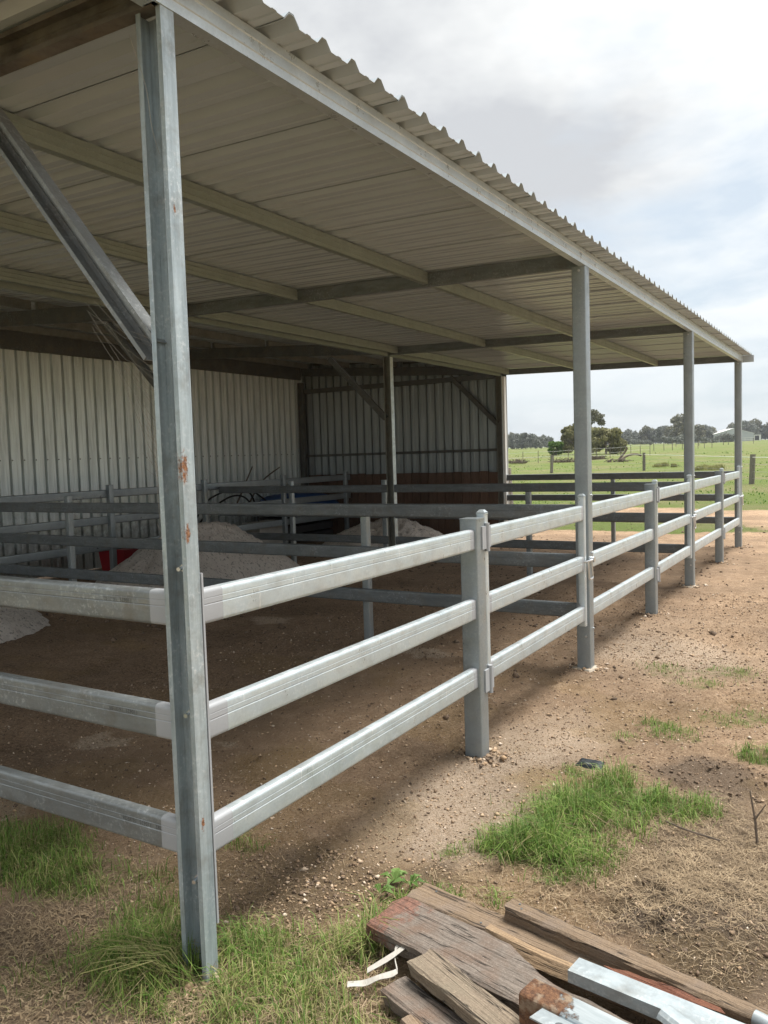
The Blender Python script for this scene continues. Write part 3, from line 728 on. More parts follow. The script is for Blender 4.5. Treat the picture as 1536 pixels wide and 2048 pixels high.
tb = MB(); n = 4
def frustum(mb, x0, y0, x1, y1, z0, z1, k):
    cx, cy = (x0+x1)/2, (y0+y1)/2
    b = [(cx+(x-cx)*k, cy+(y-cy)*k, z0) for x, y in ((x0, y0), (x1, y0), (x1, y1), (x0, y1))]; t = [(x, y, z1) for x, y in ((x0, y0), (x1, y0), (x1, y1), (x0, y1))]
    mb.add(b+t, [(3, 2, 1, 0), (0, 1, 5, 4), (1, 2, 6, 5), (2, 3, 7, 6), (3, 0, 4, 7), (4, 5, 6, 7)])
    return mb
rt = empty('feed_tub', (-7.75, 6.45, 0), label='red plastic tub partly hidden behind the largest sand heap', cat='tub')
frustum(tb, -.28, -.22, .28, .22, 0, .36, .85).build('body', TUBR, rt)
MB().box(-.31, -.25, .36, .31, .25, .39).build('rim', TUBR, rt)
def draped(name, m, loc, sx, sy, h, lab, cat, seed):
    n = 26; xs = np.linspace(-1, 1, n); A, B = np.meshgrid(xs, xs, indexing='ij')
    z = h*(1-np.clip(np.maximum(np.abs(A), np.abs(B)), 0, 1)**4)*(.7+.6*(fbm(A, B, 1.3, 4, seed)))
    J = np.arange(n*n).reshape(n, n); q = np.stack([J[:-1, :-1], J[1:, :-1], J[1:, 1:], J[:-1, 1:]], -1).reshape(-1, 4)
    me = np_mesh(name, np.stack([A.ravel()*sx, B.ravel()*sy, z.ravel()], 1), q.ravel(), np.full(len(q), 4), m, smooth=True)
    return link_mesh(name, me, None, loc, label=lab, cat=cat)
crate = empty('crate', (-8.0, 11.0, 0), label='dark slatted crate under the blue tarpaulin behind the back fence', cat='crate')
for k in range(4): MB().box(-.36, -.75, .04+k*.17, .36, .75, .17+k*.17).build('slat', DARKBOX, crate)
draped('tarpaulin', TARPB, (-7.95, 11.0, .70), .42, .85, .26, 'crumpled blue tarpaulin lying over the dark crate', 'tarpaulin', 4)
bagm = MB()
frustum(bagm, -.2, -.35, .2, .35, 0, .5, 1.1)
bagm.build('feed_bag', BAGW, None, loc=(-7.75, 9.7, 0), label='pale woven feed bag standing behind the back fence', cat='bag')
bagm.build('feed_bag', BAGW, None, loc=(-7.75, 8.55, 0), label='pale sheet offcut leaning low behind the back fence near the pipes', cat='bag')
pp = [('black poly pipe arching highest over the back fence', [(-7.75, 7.9, .55), (-7.8, 8.3, .95), (-7.8, 8.9, 1.12), (-7.8, 9.4, 1.10), (-7.8, 9.9, .85)]),
      ('black poly pipe lying lowest behind the back fence', [(-7.75, 7.9, .45), (-7.8, 8.35, .78), (-7.8, 8.9, 1.0), (-7.8, 9.3, .95), (-7.8, 9.6, .62)]),
      ('black poly pipe curving steeply down behind the back fence', [(-7.8, 9.0, 1.14), (-7.8, 9.4, 1.05), (-7.85, 9.65, .7), (-7.85, 9.7, .35)])]
def smooth_pts(p, k=5):
    p = [Vector(a) for a in p]; out = []
    for i in range(len(p)-1):
        a = p[max(i-1, 0)]; b = p[i]; c = p[i+1]; d = p[min(i+2, len(p)-1)]
        for j in range(k):
            t = j/k; out.append(.5*((2*b)+(c-a)*t+(2*a-5*b+4*c-d)*t*t+(3*b-a-3*c+d)*t**3))
    return out+[p[-1]]
for lab, p in pp: MB().tube(smooth_pts(p), .016, 8).build('poly_pipe', POLY, None, smooth=True, label=lab, cat='pipe', group='black pipes behind the back fence')
for lab, p in (('thin dead stick leaning up against the wall sheets, left one of two', [(-8.1, 9.3, .7), (-8.2, 9.7, 1.1), (-8.3, 10.1, 1.5)]),
               ('thin dead stick leaning up against the wall sheets, right one of two', [(-8.0, 9.5, .7), (-8.1, 10.1, 1.2), (-8.2, 10.8, 1.47)])):
    MB().tube(smooth_pts(p), [.02-.001*i for i in range(11)], 6).build('stick', STICK, None, label=lab, cat='stick', group='sticks behind the back fence')

# cobwebs on the near brace: sagging threads
cw = MB()
for i in range(26):
    t = random.random(); a = Vector((-.115-.33*(1-t)*random.random(), .0, 1.60+.55*random.random())); a.x = -.11-(max(0, a.z-1.72))*.78*random.uniform(.6, 1)
    b = Vector((-.104, .03, a.z-random.uniform(.1, .38))); mid = (a+b)/2+Vector((random.uniform(-.02, .02), 0, -.03))
    cw.tube([a, mid, b], .00042, 3)
for i in range(18):
    z = 1.25+random.random()*.6; a = Vector((-.103, .03, z)); b = Vector((-.11-.06*random.random()-.1*max(0, z-1.4), .02, z+.1*random.random()))
    cw.tube([a, (a+b)/2+Vector((0, 0, -.02)), b], .0004, 3)
cw.build('cobweb', WEB, None, label='dusty cobweb hanging under the near knee brace beside the corner post', cat='cobweb')
MB().tube(smooth_pts([(-.12, -.01, 2.86), (-.06, -.012, 2.70), (-.045, -.01, 2.58), (-.02, -.01, 2.5)]), .0009, 3).build('cobweb', WEB, None, label='single cobweb strand at the top of the near corner post', cat='cobweb')

# ------------------------------------------------------------------ timber and steel pile
def plank(name, A, B, w, t, m, lab, seed, taper=1.0, jag=.004, cat='plank', ends=.01, tilt=0, prof=None):
    """rough sawn plank from A to B (top centre line), edges worn and uneven, object x along its length"""
    A = Vector(A); B = Vector(B); L = (B-A).length; rnd = random.Random(seed)
    ns = max(6, int(L/.05)); rows = []
    mb = MB(); cs = [(-1, 0), (-.86, 1), (-.3, 1), (.3, 1), (.86, 1), (1, 0), (.9, -1), (-.9, -1)]
    for k in range(ns+1):
        s = k/ns; hw = w/2*(1+(taper-1)*s); row = []
        lo = hi = 1.0
        if prof: lo, hi = prof(s)
        for a, b in cs:
            y = a*hw*(hi if a > 0 else lo)+rnd.uniform(-jag, jag); z = (0 if b == 1 else (-.16*t if b == 0 else -t))+rnd.uniform(-jag, jag)*.5
            x = s*L+(rnd.uniform(-ends, ends) if k in (0, ns) else 0); row.append((x, y, z))
        rows.append(row)
    n = len(cs); vs = [p for r in rows for p in r]; fs = []
    for k in range(ns):
        for i in range(n): fs.append((k*n+i, k*n+(i+1) % n, (k+1)*n+(i+1) % n, (k+1)*n+i))
    fs += [tuple(range(n))[::-1], tuple(ns*n+i for i in range(n))]
    mb.add(vs, fs); o = mb.build(name, m, None, label=lab, cat=cat, group='salvaged timber and steel in the foreground pile')
    d = (B-A).normalized(); yv = Vector((0, 0, 1)).cross(d).normalized(); zv = d.cross(yv)
    R = Matrix((d, yv, zv)).transposed().to_4x4() @ Matrix.Rotation(tilt, 4, 'X'); R.translation = A; o.matrix_world = R
    return o
def nail_hole(o, x, y): MB().tube([(x, y, -.004), (x, y, .0012)], .004, 7).build('nail_hole', INK, o)
# big split sleeper with a notch
def notch(s):
    hi = 1.0 if s < .36 else (1.0-.75*float(sst(.36, .56, s)) if s < .56 else .25-.15*min(1, (s-.56)*2)); return 1.0, hi
big = plank('sleeper', (.375, .468, .105), (1.45, .238, .10), .215, .06, W_STAIN, 'widest grey cracked sleeper with reddish near end and a waisted edge', 5, prof=notch)
e = plank('sleeper', (.375, .662, .075), (1.42, .475, .07), .12, .055, W_WARM, 'brown sleeper behind the cracked one with a fresh orange split edge', 6)
nail_hole(e, .07, .03); nail_hole(e, .30, -.03)
sp = MB()
for k in range(9):
    s = k/8; sp.v += [(.33+.42*s, -.063-.022*math.sin(math.pi*s), -.03), (.33+.42*s, -.05-.012*math.sin(math.pi*s), .004), (.33+.42*s, -.02-.02*math.sin(math.pi*s*.9), .003)]
sp.f = [(k*3+i, k*3+i+1, (k+1)*3+i+1, (k+1)*3+i) for k in range(8) for i in range(2)]; sp.m = [0]*16
sp.build('split_edge', W_ORANGE, e)
f = plank('batten', (.735, .662, .12), (1.78, .425, .11), .062, .055, W_WARM, 'long narrow batten along the back of the timber pile with a tapered end', 7)
nail_hole(f, .03, .012); nail_hole(f, .05, -.008)
plank('plank', (.615, .268, .125), (1.16, .035, .11), .098, .042, W_BROWN, 'brown plank lying across the front of the pile, its cut end nearest the tape', 8)
plank('plank', (.555, .203, .062), (1.06, .02, .058), .095, .05, W_GREY, 'short grey plank underneath the front brown plank', 9)
plank('plank', (.66, .115, .055), (.98, -.06, .05), .075, .045, W_WARM, 'lowest plank end poking in at the bottom of the picture', 10)
plank('plank', (.62, .33, .05), (1.3, .16, .045), .12, .035, W_GREY, 'dark plank buried under the cracked sleeper', 12)
plank('splinter', (1.125, .445, .145), (1.41, .395, .145), .045, .04, W_RED, 'splintered red brown hardwood piece on top of the pile', 13, jag=.010, ends=.03, prof=lambda s: (.5+.5*min(1, s*4), .35+.65*min(1, s*5)))
plank('splinter', (1.37, .415, .14), (1.50, .34, .135), .03, .025, W_BROWN, 'small brown offcut at the right end of the pile', 14, jag=.006)

def steel(name, A, B, prof, mats, lab, stations=(0, 1), mis=None, roll=0, cat='steel offcut'):
    A = Vector(A); B = Vector(B); d = (B-A).normalized(); yv = Vector((0, 0, 1)).cross(d).normalized(); zv = d.cross(yv); L = (B-A).length
    o = MB().sweep(prof, (0, 0, 0), (L, 0, 0), (0, 1, 0), (0, 0, 1), stations, mis).build(name, mats, None, label=lab, cat=cat, group='salvaged timber and steel in the foreground pile', smooth=False)
    R = Matrix((d, yv, zv)).transposed().to_4x4() @ Matrix.Rotation(roll, 4, 'X'); R.translation = A; o.matrix_world = R
    return o
u_prof = [(-.036, 0), (.036, 0), (.036, -.035), (.034, -.035), (.034, -.002), (-.034, -.002), (-.034, -.035), (-.036, -.035)]
steel('steel_channel', (1.034, .402, .15), (1.62, .315, .15), u_prof, G_OFF, 'bright flat galvanised channel lying behind the rusty tube')
tube_p = rr(.078, .078, .009)+[]
steel('steel_tube', (.985, .172, .165), (1.52, .06, .165), rr(.082, .09, .01), TUBE, 'square galvanised tube with a crusted rusty end')
br = steel('steel_bracket', (1.04, .088, .205), (1.32, .03, .205), [(-.03, 0), (.03, 0), (.03, -.004), (-.03, -.004)], G_OFF, 'flat galvanised plate with a dark hole at the bottom of the picture', roll=-.15)
MB().tube([(.07, -.004, -.003), (.07, -.004, .0012)], .012, 12).build('hole', INK, br)
cs_ = MB()
for k in range(7):
    a = math.radians(-70+k*22); cs_.v += [(0, .035*math.sin(a), .03*math.cos(a)), (.12, .04*math.sin(a), .03*math.cos(a)-.005)]
cs_.f = [(2*k, 2*k+1, 2*k+3, 2*k+2) for k in range(6)]; cs_.m = [0]*6
o = cs_.build('steel_clip', G_OFF, None, label='curled galvanised clip resting on the flat channel', cat='steel clip', group='salvaged timber and steel in the foreground pile'); o.location = (1.31, .29, .158); o.rotation_euler = (0, 0, -.5)
md = o.modifiers.new('thickness', 'SOLIDIFY'); md.thickness = .003
MB().tube([(1.50, .455, .115), (1.75, .38, .11)], .022, 14).build('steel_pipe', G_OFF, None, smooth=True, label='short bright pipe end at the right edge of the pile', cat='steel pipe', group='salvaged timber and steel in the foreground pile')
# white electric tape in the grass
tp = MB(); P = smooth_pts([(.42, .155, .035), (.455, .19, .03), (.50, .21, .05), (.535, .235, .06)], 4)+smooth_pts([(.54, .25, .06), (.50, .30, .07), (.49, .34, .075), (.515, .345, .08), (.50, .295, .075), (.45, .22, .05)], 4)
for i, p in enumerate(P):
    tp.v += [tuple(p+Vector((-.006, .010, .003))), tuple(p+Vector((.006, -.010, .002*math.sin(i))))]
tp.f = [(2*i, 2*i+1, 2*i+3, 2*i+2) for i in range(len(P)-1)]; tp.m = [0]*len(tp.f)
o = tp.build('fence_tape', TAPE, None, label='crumpled strip of white fence tape in the grass beside the timber pile', cat='tape')
md = o.modifiers.new('thickness', 'SOLIDIFY'); md.thickness = .0015
# scrap of dark plastic half buried above the grass clump
p = at(1180, 1531); draped('plastic_scrap', plain('black_plastic', (.02, .025, .03), .25), (p.x, p.y, .002), .07, .05, .022, 'scrap of black plastic half buried behind the grass clump', 'plastic scrap', 8)
p = at(1515, 1690); sp = MB().tube([(p.x, p.y, 0), (p.x-.01, p.y+.01, .10), (p.x-.03, p.y+.02, .21)], [.006, .005, .003], 6); sp.tube([(p.x-.01, p.y+.01, .10), (p.x+.03, p.y+.01, .17)], [.004, .002], 5)
sp.build('twig', STICK, None, label='thin bare twig standing up at the right edge of the yard', cat='twig')
p = at(1380, 1670); MB().tube(smooth_pts([(p.x-.11, p.y+.06, .012), (p.x-.02, p.y, .02), (p.x+.12, p.y-.02, .012)]), .004, 5).build('twig', STICK, None, label='thin fallen twig lying in the dry straw right of the grass clump', cat='twig')

# ------------------------------------------------------------------ far things
def leaf_cloud(n, blobs, size, seed, squash=.8):
    r = np.random.default_rng(seed); cen = np.array([b[:3] for b in blobs]); rad = np.array([b[3] for b in blobs])
    k = r.choice(len(blobs), n, p=rad**2/np.sum(rad**2)); d = r.normal(size=(n, 3)); d /= np.linalg.norm(d, axis=1)[:, None]
    rr_ = r.random(n)**.45; p = cen[k]+d*(rad[k]*rr_)[:, None]*np.array([1, 1, squash])
    a = r.normal(size=(n, 3)); a /= np.linalg.norm(a, axis=1)[:, None]; b = np.cross(a, r.normal(size=(n, 3))); b /= np.linalg.norm(b, axis=1)[:, None]
    s = size*r.uniform(.5, 1.3, n)[:, None]
    v = np.stack([p-a*s, p+b*s*.5, p+a*s, p-b*s*.5], 1).reshape(-1, 3)
    return v
def crown_mesh(name, n, blobs, size, seed, m, squash=.8):
    v = leaf_cloud(n, blobs, size, seed, squash); return np_mesh(name, v, np.arange(len(v)), np.full(n, 4), m)
def rand_blobs(seed, h0, h1, w, n, rmin, rmax):
    r = random.Random(seed); out = []
    for i in range(n):
        t = r.random(); a = r.uniform(0, 6.28); rad = w*math.sqrt(r.random())*(1-.55*abs(t-.35))
        out.append((rad*math.cos(a), rad*math.sin(a), h0+(h1-h0)*t, r.uniform(rmin, rmax)))
    return out
def trunk_mesh(h, r0, seed, nb=5, spread=1.0, top=.9):
    rd = random.Random(seed); mb = MB(); pts = [(0, 0, -.3)]; x = y = 0
    for k in range(1, 6):
        x += rd.uniform(-.06, .06)*h*.5; y += rd.uniform(-.06, .06)*h*.5; pts.append((x, y, h*top*k/5))
    mb.tube(pts, [r0*(1-.14*k) for k in range(6)], 7)
    for b in range(nb):
        k = rd.randint(1, 4); p = Vector(pts[k]); a = rd.uniform(0, 6.28); q = p+Vector((math.cos(a)*spread*.5, math.sin(a)*spread*.5, h*.14)); e_ = p+Vector((math.cos(a)*spread, math.sin(a)*spread, h*rd.uniform(.2, .38)))
        mb.tube([p, q, e_], [r0*.45, r0*.3, r0*.12], 5)
    return mb.mesh('trunk', BARK)
def tree(name, u, dist, cm, tm, lab, group, rz=0, sc=1.0, sink=0):
    x, y = far(u, dist); o = empty(name, (x, y, gz(x, y)-sink), rz, label=lab, cat='tree', group=group); o.scale = (sc, sc, sc)
    if tm: link_mesh('trunk', tm, o)
    link_mesh('crown', cm, o); return o
D = 105.
c1 = crown_mesh('crown', 7500, rand_blobs(1, .7, 3.7, 1.9, 22, .4, .85), .19, 1, LEAF_OLIVE); t1 = trunk_mesh(3.4, .16, 1, 6, 1.3)
c2 = crown_mesh('crown', 8000, rand_blobs(2, .5, 2.9, 2.2, 24, .4, .8), .19, 2, LEAF_OLIVE); t2 = trunk_mesh(2.8, .15, 2, 6, 1.3)
c3 = crown_mesh('crown', 1700, [(-.5, 0, 4.6, .9), (.5, .2, 5.3, .75), (.9, 0, 4.7, .8), (.2, 0, 5.8, .65), (1.3, 0, 4.2, .6), (-.6, 0, 5.5, .6), (1.2, .1, 5.2, .5)], .16, 3, LEAF_GUM, .7); t3 = trunk_mesh(5.2, .2, 3, 6, 1.2, .95)
c4 = crown_mesh('crown', 3500, rand_blobs(4, .4, 1.6, .8, 10, .35, .55), .13, 4, LEAF_BRIGHT); t4 = trunk_mesh(1.6, .08, 4, 4, .6)
tree('paperbark_tree', 1152, D, c1, t1, 'rounded olive tree left of the first tall post, tallest of the low clump', 'trees in the paddock clump')
tree('paperbark_tree', 1212, D-3, c2, t2, 'low spreading olive tree right of the first tall post', 'trees in the paddock clump', 1.0)
tree('paperbark_tree', 1178, D+2, c2, t2, 'dense olive tree between its two clump neighbours, mostly behind the post', 'trees in the paddock clump', 2.4, 1.05)
tree('gum_tree', 1186, D+14, c3, t3, 'tall open crowned gum tree rising above the paddock clump', 'trees in the paddock clump', 0, 1.0)
tree('shrub', 1113, D-2, c4, t4, 'small bright green shrub at the left foot of the paddock clump', 'trees in the paddock clump')
tree('paperbark_tree', 1234, D-1, c4 and crown_mesh('crown', 4500, rand_blobs(6, .3, 1.9, 1.0, 14, .4, .6), .15, 6, LEAF_OLIVE), t4, 'lowest olive bush at the right end of the paddock clump', 'trees in the paddock clump')

fp = [crown_mesh('crown', 1900, rand_blobs(20+i, .7, 5.5+i*.6, 2.6, 15, .9, 1.5), .42, 20+i, (LEAF_FAR, LEAF_FAR, LEAF_GUM)[i]) for i in range(3)]
fb = crown_mesh('crown', 900, rand_blobs(30, .5, 2.0, 2.0, 9, .7, 1.1), .38, 30, LEAF_FAR); ft = [trunk_mesh(5+.7*i, .2, 40+i, 5, 1.8) for i in range(3)]
rd = random.Random(5)
fars = []
for u in (1012, 1024, 1033, 1043, 1052, 1062, 1072, 1083, 1094, 1103): fars.append((u, rd.uniform(280, 330), rd.randint(0, 2), rd.uniform(.62, .95)))
for u in (1226, 1236, 1247, 1256, 1266, 1275, 1284, 1293, 1302, 1311, 1321, 1331, 1341): fars.append((u, rd.uniform(330, 380), rd.randint(0, 2), rd.uniform(.8, 1.15)))
fars += [(1361, 300, 2, 1.35), (1352, 310, 1, .9), (1372, 305, 0, 1.0), (1396, 330, 2, .95), (1404, 340, 1, .85), (1414, 335, 0, 1.15), (1423, 340, 2, .8), (1388, 330, 0, .8),
         (1489, 420, 1, 1.4), (1500, 410, 0, 1.5), (1511, 420, 2, 1.3), (1521, 430, 1, 1.0), (1531, 420, 0, 1.25), (1543, 420, 2, 1.2), (1478, 470, 0, 1.4), (1556, 420, 0, 1.3), (1466, 480, 2, 1.3), (1575, 410, 1, 1.3)]
for i, (u, d, k, s) in enumerate(fars):
    side = 'left of the paddock clump' if u < 1110 else ('right of the paddock clump' if u < 1345 else ('between the second tall post and the white shed' if u < 1440 else 'behind and right of the white shed'))
    tree('far_tree', u, d, fp[k], ft[k], 'hazy gum tree on the skyline '+side, 'far trees on the skyline '+side, rd.uniform(0, 6), s)
for i, (u, d, s) in enumerate([(1336, 260, .9), (1358, 250, 1.0), (1366, 255, .9), (1411, 280, .8), (1428, 290, .9), (1340, 262, .8), (1298, 300, .7), (1272, 310, .7), (1285, 305, .6)]):
    x, y = far(u, d); o = empty('far_bush', (x, y, gz(x, y)), rd.uniform(0, 6), label='low grey green bush along the far paddock boundary', cat='bush', group='low bushes along the far boundary'); o.scale = (s, s, s)
    link_mesh('crown', fb, o)
for u, d, s, lab in ((1449, 300, 1.0, 'dark round bush left of its twin in front of the white shed'), (1460, 298, 1.15, 'dark round bush right of its twin in front of the white shed')):
    x, y = far(u, d); o = empty('far_bush', (x, y, gz(x, y)), 1, label=lab, cat='bush', group='bushes in front of the white shed'); o.scale = (s, s, s); link_mesh('crown', fb, o)
# white shed
x, y = far(1459, 340); dirv = Vector((x-CX, y-CY, 0)).normalized(); ang = math.atan2(dirv.y, dirv.x)-math.pi/2
ws_ = empty('farm_shed', (x, y, gz(x, y)-.6), ang+.25, label='distant white gabled farm shed on the far side of the paddock', cat='shed')
wl = MB(); wd, dp, hw, hg = 7.2, 6, 3.6, 5.6
wl.add([(-wd, -dp, 0), (wd, -dp, 0), (wd, -dp, hw), (0, -dp, hg), (-wd, -dp, hw), (-wd, dp, 0), (wd, dp, 0), (wd, dp, hw), (0, dp, hg), (-wd, dp, hw)],
       [(0, 1, 2, 3, 4), (9, 8, 7, 6, 5), (1, 6, 7, 2), (5, 0, 4, 9)])
wl.build('wall', paint('pale_far_wall', (.42, .45, .47), .6, .05, sc=.3), ws_)
MB().add([(-wd-.2, -dp-.2, hw+.02), (0, -dp-.2, hg+.12), (0, dp+.2, hg+.12), (-wd-.2, dp+.2, hw+.02), (wd+.2, -dp-.2, hw+.02), (wd+.2, dp+.2, hw+.02),
          (-wd-.2, -dp-.2, hw-.12), (0, -dp-.2, hg), (0, dp+.2, hg), (-wd-.2, dp+.2, hw-.12), (wd+.2, -dp-.2, hw-.12), (wd+.2, dp+.2, hw-.12)],
         [(0, 1, 2, 3), (1, 4, 5, 2), (6, 7, 8, 9), (7, 10, 11, 8), (0, 6, 7, 1), (1, 7, 10, 4)]).build('roof', WHITE, ws_)
x, y = far(1515, 330); fl = empty('horse_float', (x, y, gz(x, y)), ang, label='small white horse float with a dark opening far off at the right', cat='trailer')
MB().box(-1.1, -1.2, .4, 1.1, 1.4, 2.5).build('body', WHITE, fl); MB().box(-.9, -1.23, .5, .5, -1.205, 2.2).build('opening', DARKBOX, fl)
for sx in (-1, 1): MB().tube([(sx*.95, 0, .35), (sx*1.12, 0, .35)], .35, 10).build('wheel', DARKBOX, fl)
x, y = far(1496, 330); wf = empty('rail_fence', (x, y, gz(x, y)), ang, label='short white rail fence beside the distant white shed', cat='fence')
for k in range(4): MB().box(-3+2*k-.07, -.07, 0, -3+2*k+.07, .07, 1.5).build('post', WHITE, wf)
for z in (.6, 1.3): MB().box(-3, -.11, z, 3, -.075, z+.16).build('rail', WHITE, wf)

# paddock fences: weathered posts with wires, and light steel pickets with tape
def post_mesh(h, r, seed):
    rd = random.Random(seed); mb = MB(); n = 9; lv = 6; vs = []
    for k in range(lv+1):
        for i in range(n):
            a = 2*math.pi*i/n; q = r*(1+.12*math.sin(2*a+seed)+rd.uniform(-.04, .04))*(1-.06*k/lv); vs.append((q*math.cos(a)+.01*k*math.sin(seed), q*math.sin(a), -.2+(h+.2)*k/lv))
    fs = [(k*n+i, k*n+(i+1) % n, (k+1)*n+(i+1) % n, (k+1)*n+i) for k in range(lv) for i in range(n)]+[tuple(lv*n+i for i in range(n))]
    return mb.add(vs, fs).mesh('post', W_POST)
pm = [post_mesh(1.2, .10, s) for s in (1, 2, 3)]
WIRE = plain('fence_wire', (.35, .35, .34), .5, .5); WTAPE = plain('white_electric_tape', (.72, .72, .68), .6)
def pt(x, y, z): return (x, y, gz(x, y)+z)
pf = empty('paddock_fence', (0, 0, 0), label='post and wire paddock fence with weathered round timber posts beyond the yard', cat='fence')
pp_ = [at_ground(1020, 1012), at_ground(1503, 968), at_ground(1288, 942), at_ground(1103, 946)]
pxy = {'a': (pp_[1].x, pp_[1].y), 'b': (pp_[2].x, pp_[2].y), 'c': (pp_[3].x, pp_[3].y)}
lx, ly = pxy['b'][0]*2-pxy['a'][0], 0
rx_, ry_ = pxy['a'][0]+8.5, pxy['a'][1]-14
line = [(pxy['c'][0]-13, pxy['c'][1]-4), pxy['c'], pxy['b'], pxy['a'], (rx_, ry_)]
for i, (x, y) in enumerate(line): link_mesh('post', pm[i % 3], pf, pt(x, y, 0))
for z, m_, r_ in ((1.08, WTAPE, .012), (.8, WIRE, .005), (.5, WIRE, .005), (.22, WIRE, .005)):
    MB().tube([pt(x, y, z) for x, y in line], r_, 4).build('wire', m_, pf)
o = link_mesh('fence_post', post_mesh(1.15, .12, 5), None, (pp_[0].x, pp_[0].y, gz(pp_[0].x, pp_[0].y)), label='stout grey timber post standing just beyond the far end fence', cat='post')
def pickets(us, d0, d1, lab, tape=True, h=1.1, r=.03):
    f = empty('picket_fence', (0, 0, 0), label=lab, cat='fence', group='light steel picket fences across the paddock'); q = []
    for i, u in enumerate(us):
        d = d0+(d1-d0)*i/(len(us)-1); x, y = far(u, d); q.append((x, y)); z = gz(x, y)
        MB().tube([(x, y, z-.1), (x+random.uniform(-.04, .04), y, z+h)], r, 5).build('picket', BARK if i % 3 else W_POST, f)
    for z in ((.98, .55) if tape else (.95,)): MB().tube([pt(x, y, z) for x, y in q], .013, 4).build('tape', WTAPE, f)
pickets((1000, 1045, 1076, 1107, 1136, 1165, 1193, 1220, 1241, 1262, 1281, 1300), 72, 84, 'white taped picket fence crossing the paddock in front of the tree clump')
pickets((1308, 1328, 1345, 1365, 1385, 1396, 1409, 1424), 120, 130, 'thin picket fence crossing the paddock near the white shed side', False, 1.3, .045)
pickets((1300, 1308, 1345, 1352, 1398, 1447, 1457, 1507), 170, 180, 'farthest picket fence near the skyline', False, 1.3, .06)
# fallen branch and brushwood
p = at_ground(1236, 925); fb_ = empty('fallen_branch', (p.x, p.y, gz(p.x, p.y)), label='bleached fallen tree branch lying in the paddock beside a fence post', cat='branch')
s_ = RT.copy(); s_.z = 0; s_.normalize(); k_ = (p-Vector((CX, CY, CZ))).length/FPX
def L2(dx, dz, dd=0): return s_*dx*k_+Vector((0, 0, dz*k_))+Vector((FW.x, FW.y, 0))*dd
MB().tube(smooth_pts([L2(0, 3), L2(8, 12), L2(14, 20), L2(18, 27)]), .10, 6).build('limb', STICK, fb_)
MB().tube(smooth_pts([L2(2, 2), L2(14, 8, .5), L2(28, 13, .8), L2(42, 14, 1), L2(52, 11, 1)]), .09, 6).build('limb', STICK, fb_)
for i in range(22):
    a = random.uniform(-18, 20); MB().tube([L2(a, .5+random.random()), L2(a+random.uniform(-6, 6), random.uniform(1, 7), random.uniform(-.5, .5)), L2(a+random.uniform(-14, 16), random.uniform(-1, 6), random.uniform(-1, 1))], [.05, .035, .015], 5).build('twig', STICK, fb_)
def brush(u, v, w, lab):
    p = at_ground(u, v); mb = MB(); k = (p-Vector((CX, CY, CZ))).length/FPX
    for i in range(120):
        a = s_*random.uniform(-w, w)*k+Vector((FW.x, FW.y, 0))*random.uniform(-1.2, 1.2); b = a+Vector((random.uniform(-.7, .7), random.uniform(-.7, .7), random.uniform(.02, .4)))
        mb.tube([tuple(p+a), tuple(p+b)], [.035, .012], 4)
    mb.build('brushwood', STICK, None, label=lab, cat='brushwood', kind='stuff')
brush(1130, 924, 24, 'grey brushwood heap behind the taped fence, left of the first tall post')
brush(1035, 926, 14, 'low grey brushwood heap at the left edge of the open paddock view')
brush(1192, 918, 14, 'grey brushwood heap right of the first tall post below the trees')

# ------------------------------------------------------------------ air
hm = bpy.data.materials.new('air'); hm.use_nodes = True; ht = hm.node_tree; ht.nodes.clear()
ho = N(ht, 'ShaderNodeOutputMaterial'); hv = N(ht, 'ShaderNodeVolumePrincipled'); hv.inputs['Density'].default_value = HAZE; hv.inputs['Color'].default_value = (.88, .93, 1, 1); hv.inputs['Anisotropy'].default_value = .2
ht.links.new(hv.outputs[0], ho.inputs['Volume'])
ztop = 30; zlow = float(GZ.min())-1
MB().box(-1300, -1300, zlow, 1300, 1300, ztop).build('haze', hm, None, kind='stuff')

# ------------------------------------------------------------------ small ground cover
def blades(name, x, y, h, w, m, seed, lean=.5, flat=0.0):
    r = np.random.default_rng(seed); n = len(x); z = terrain(x, y)-.004; a = r.uniform(0, 2*np.pi, n); ln = r.uniform(.05, 1, n)*lean
    dx, dy = np.cos(a), np.sin(a); sx, sy = -dy*w/2, dx*w/2
    b0 = np.stack([x-sx, y-sy, z], 1); b1 = np.stack([x+sx, y+sy, z], 1)
    mx_, my_ = x+dx*h*ln*.35, y+dy*h*ln*.35; mz = z+h*.6
    m0 = np.stack([mx_-sx*.8, my_-sy*.8, mz], 1); m1 = np.stack([mx_+sx*.8, my_+sy*.8, mz], 1)
    tp_ = np.stack([x+dx*h*ln*1.1, y+dy*h*ln*1.1, z+h*np.clip(1-.5*ln, .25, 1)], 1)
    v = np.stack([b0, b1, m1, m0, tp_], 1).reshape(-1, 3); base = np.arange(n)[:, None]*5
    lp = np.concatenate([base+np.array([[0, 1, 2, 3]]), base+np.array([[3, 2, 4]])], 1).ravel()
    return np_mesh(name, v, lp, np.tile([4, 3], n), m)
gxs, gys, ghs, ols = [], [], [], []
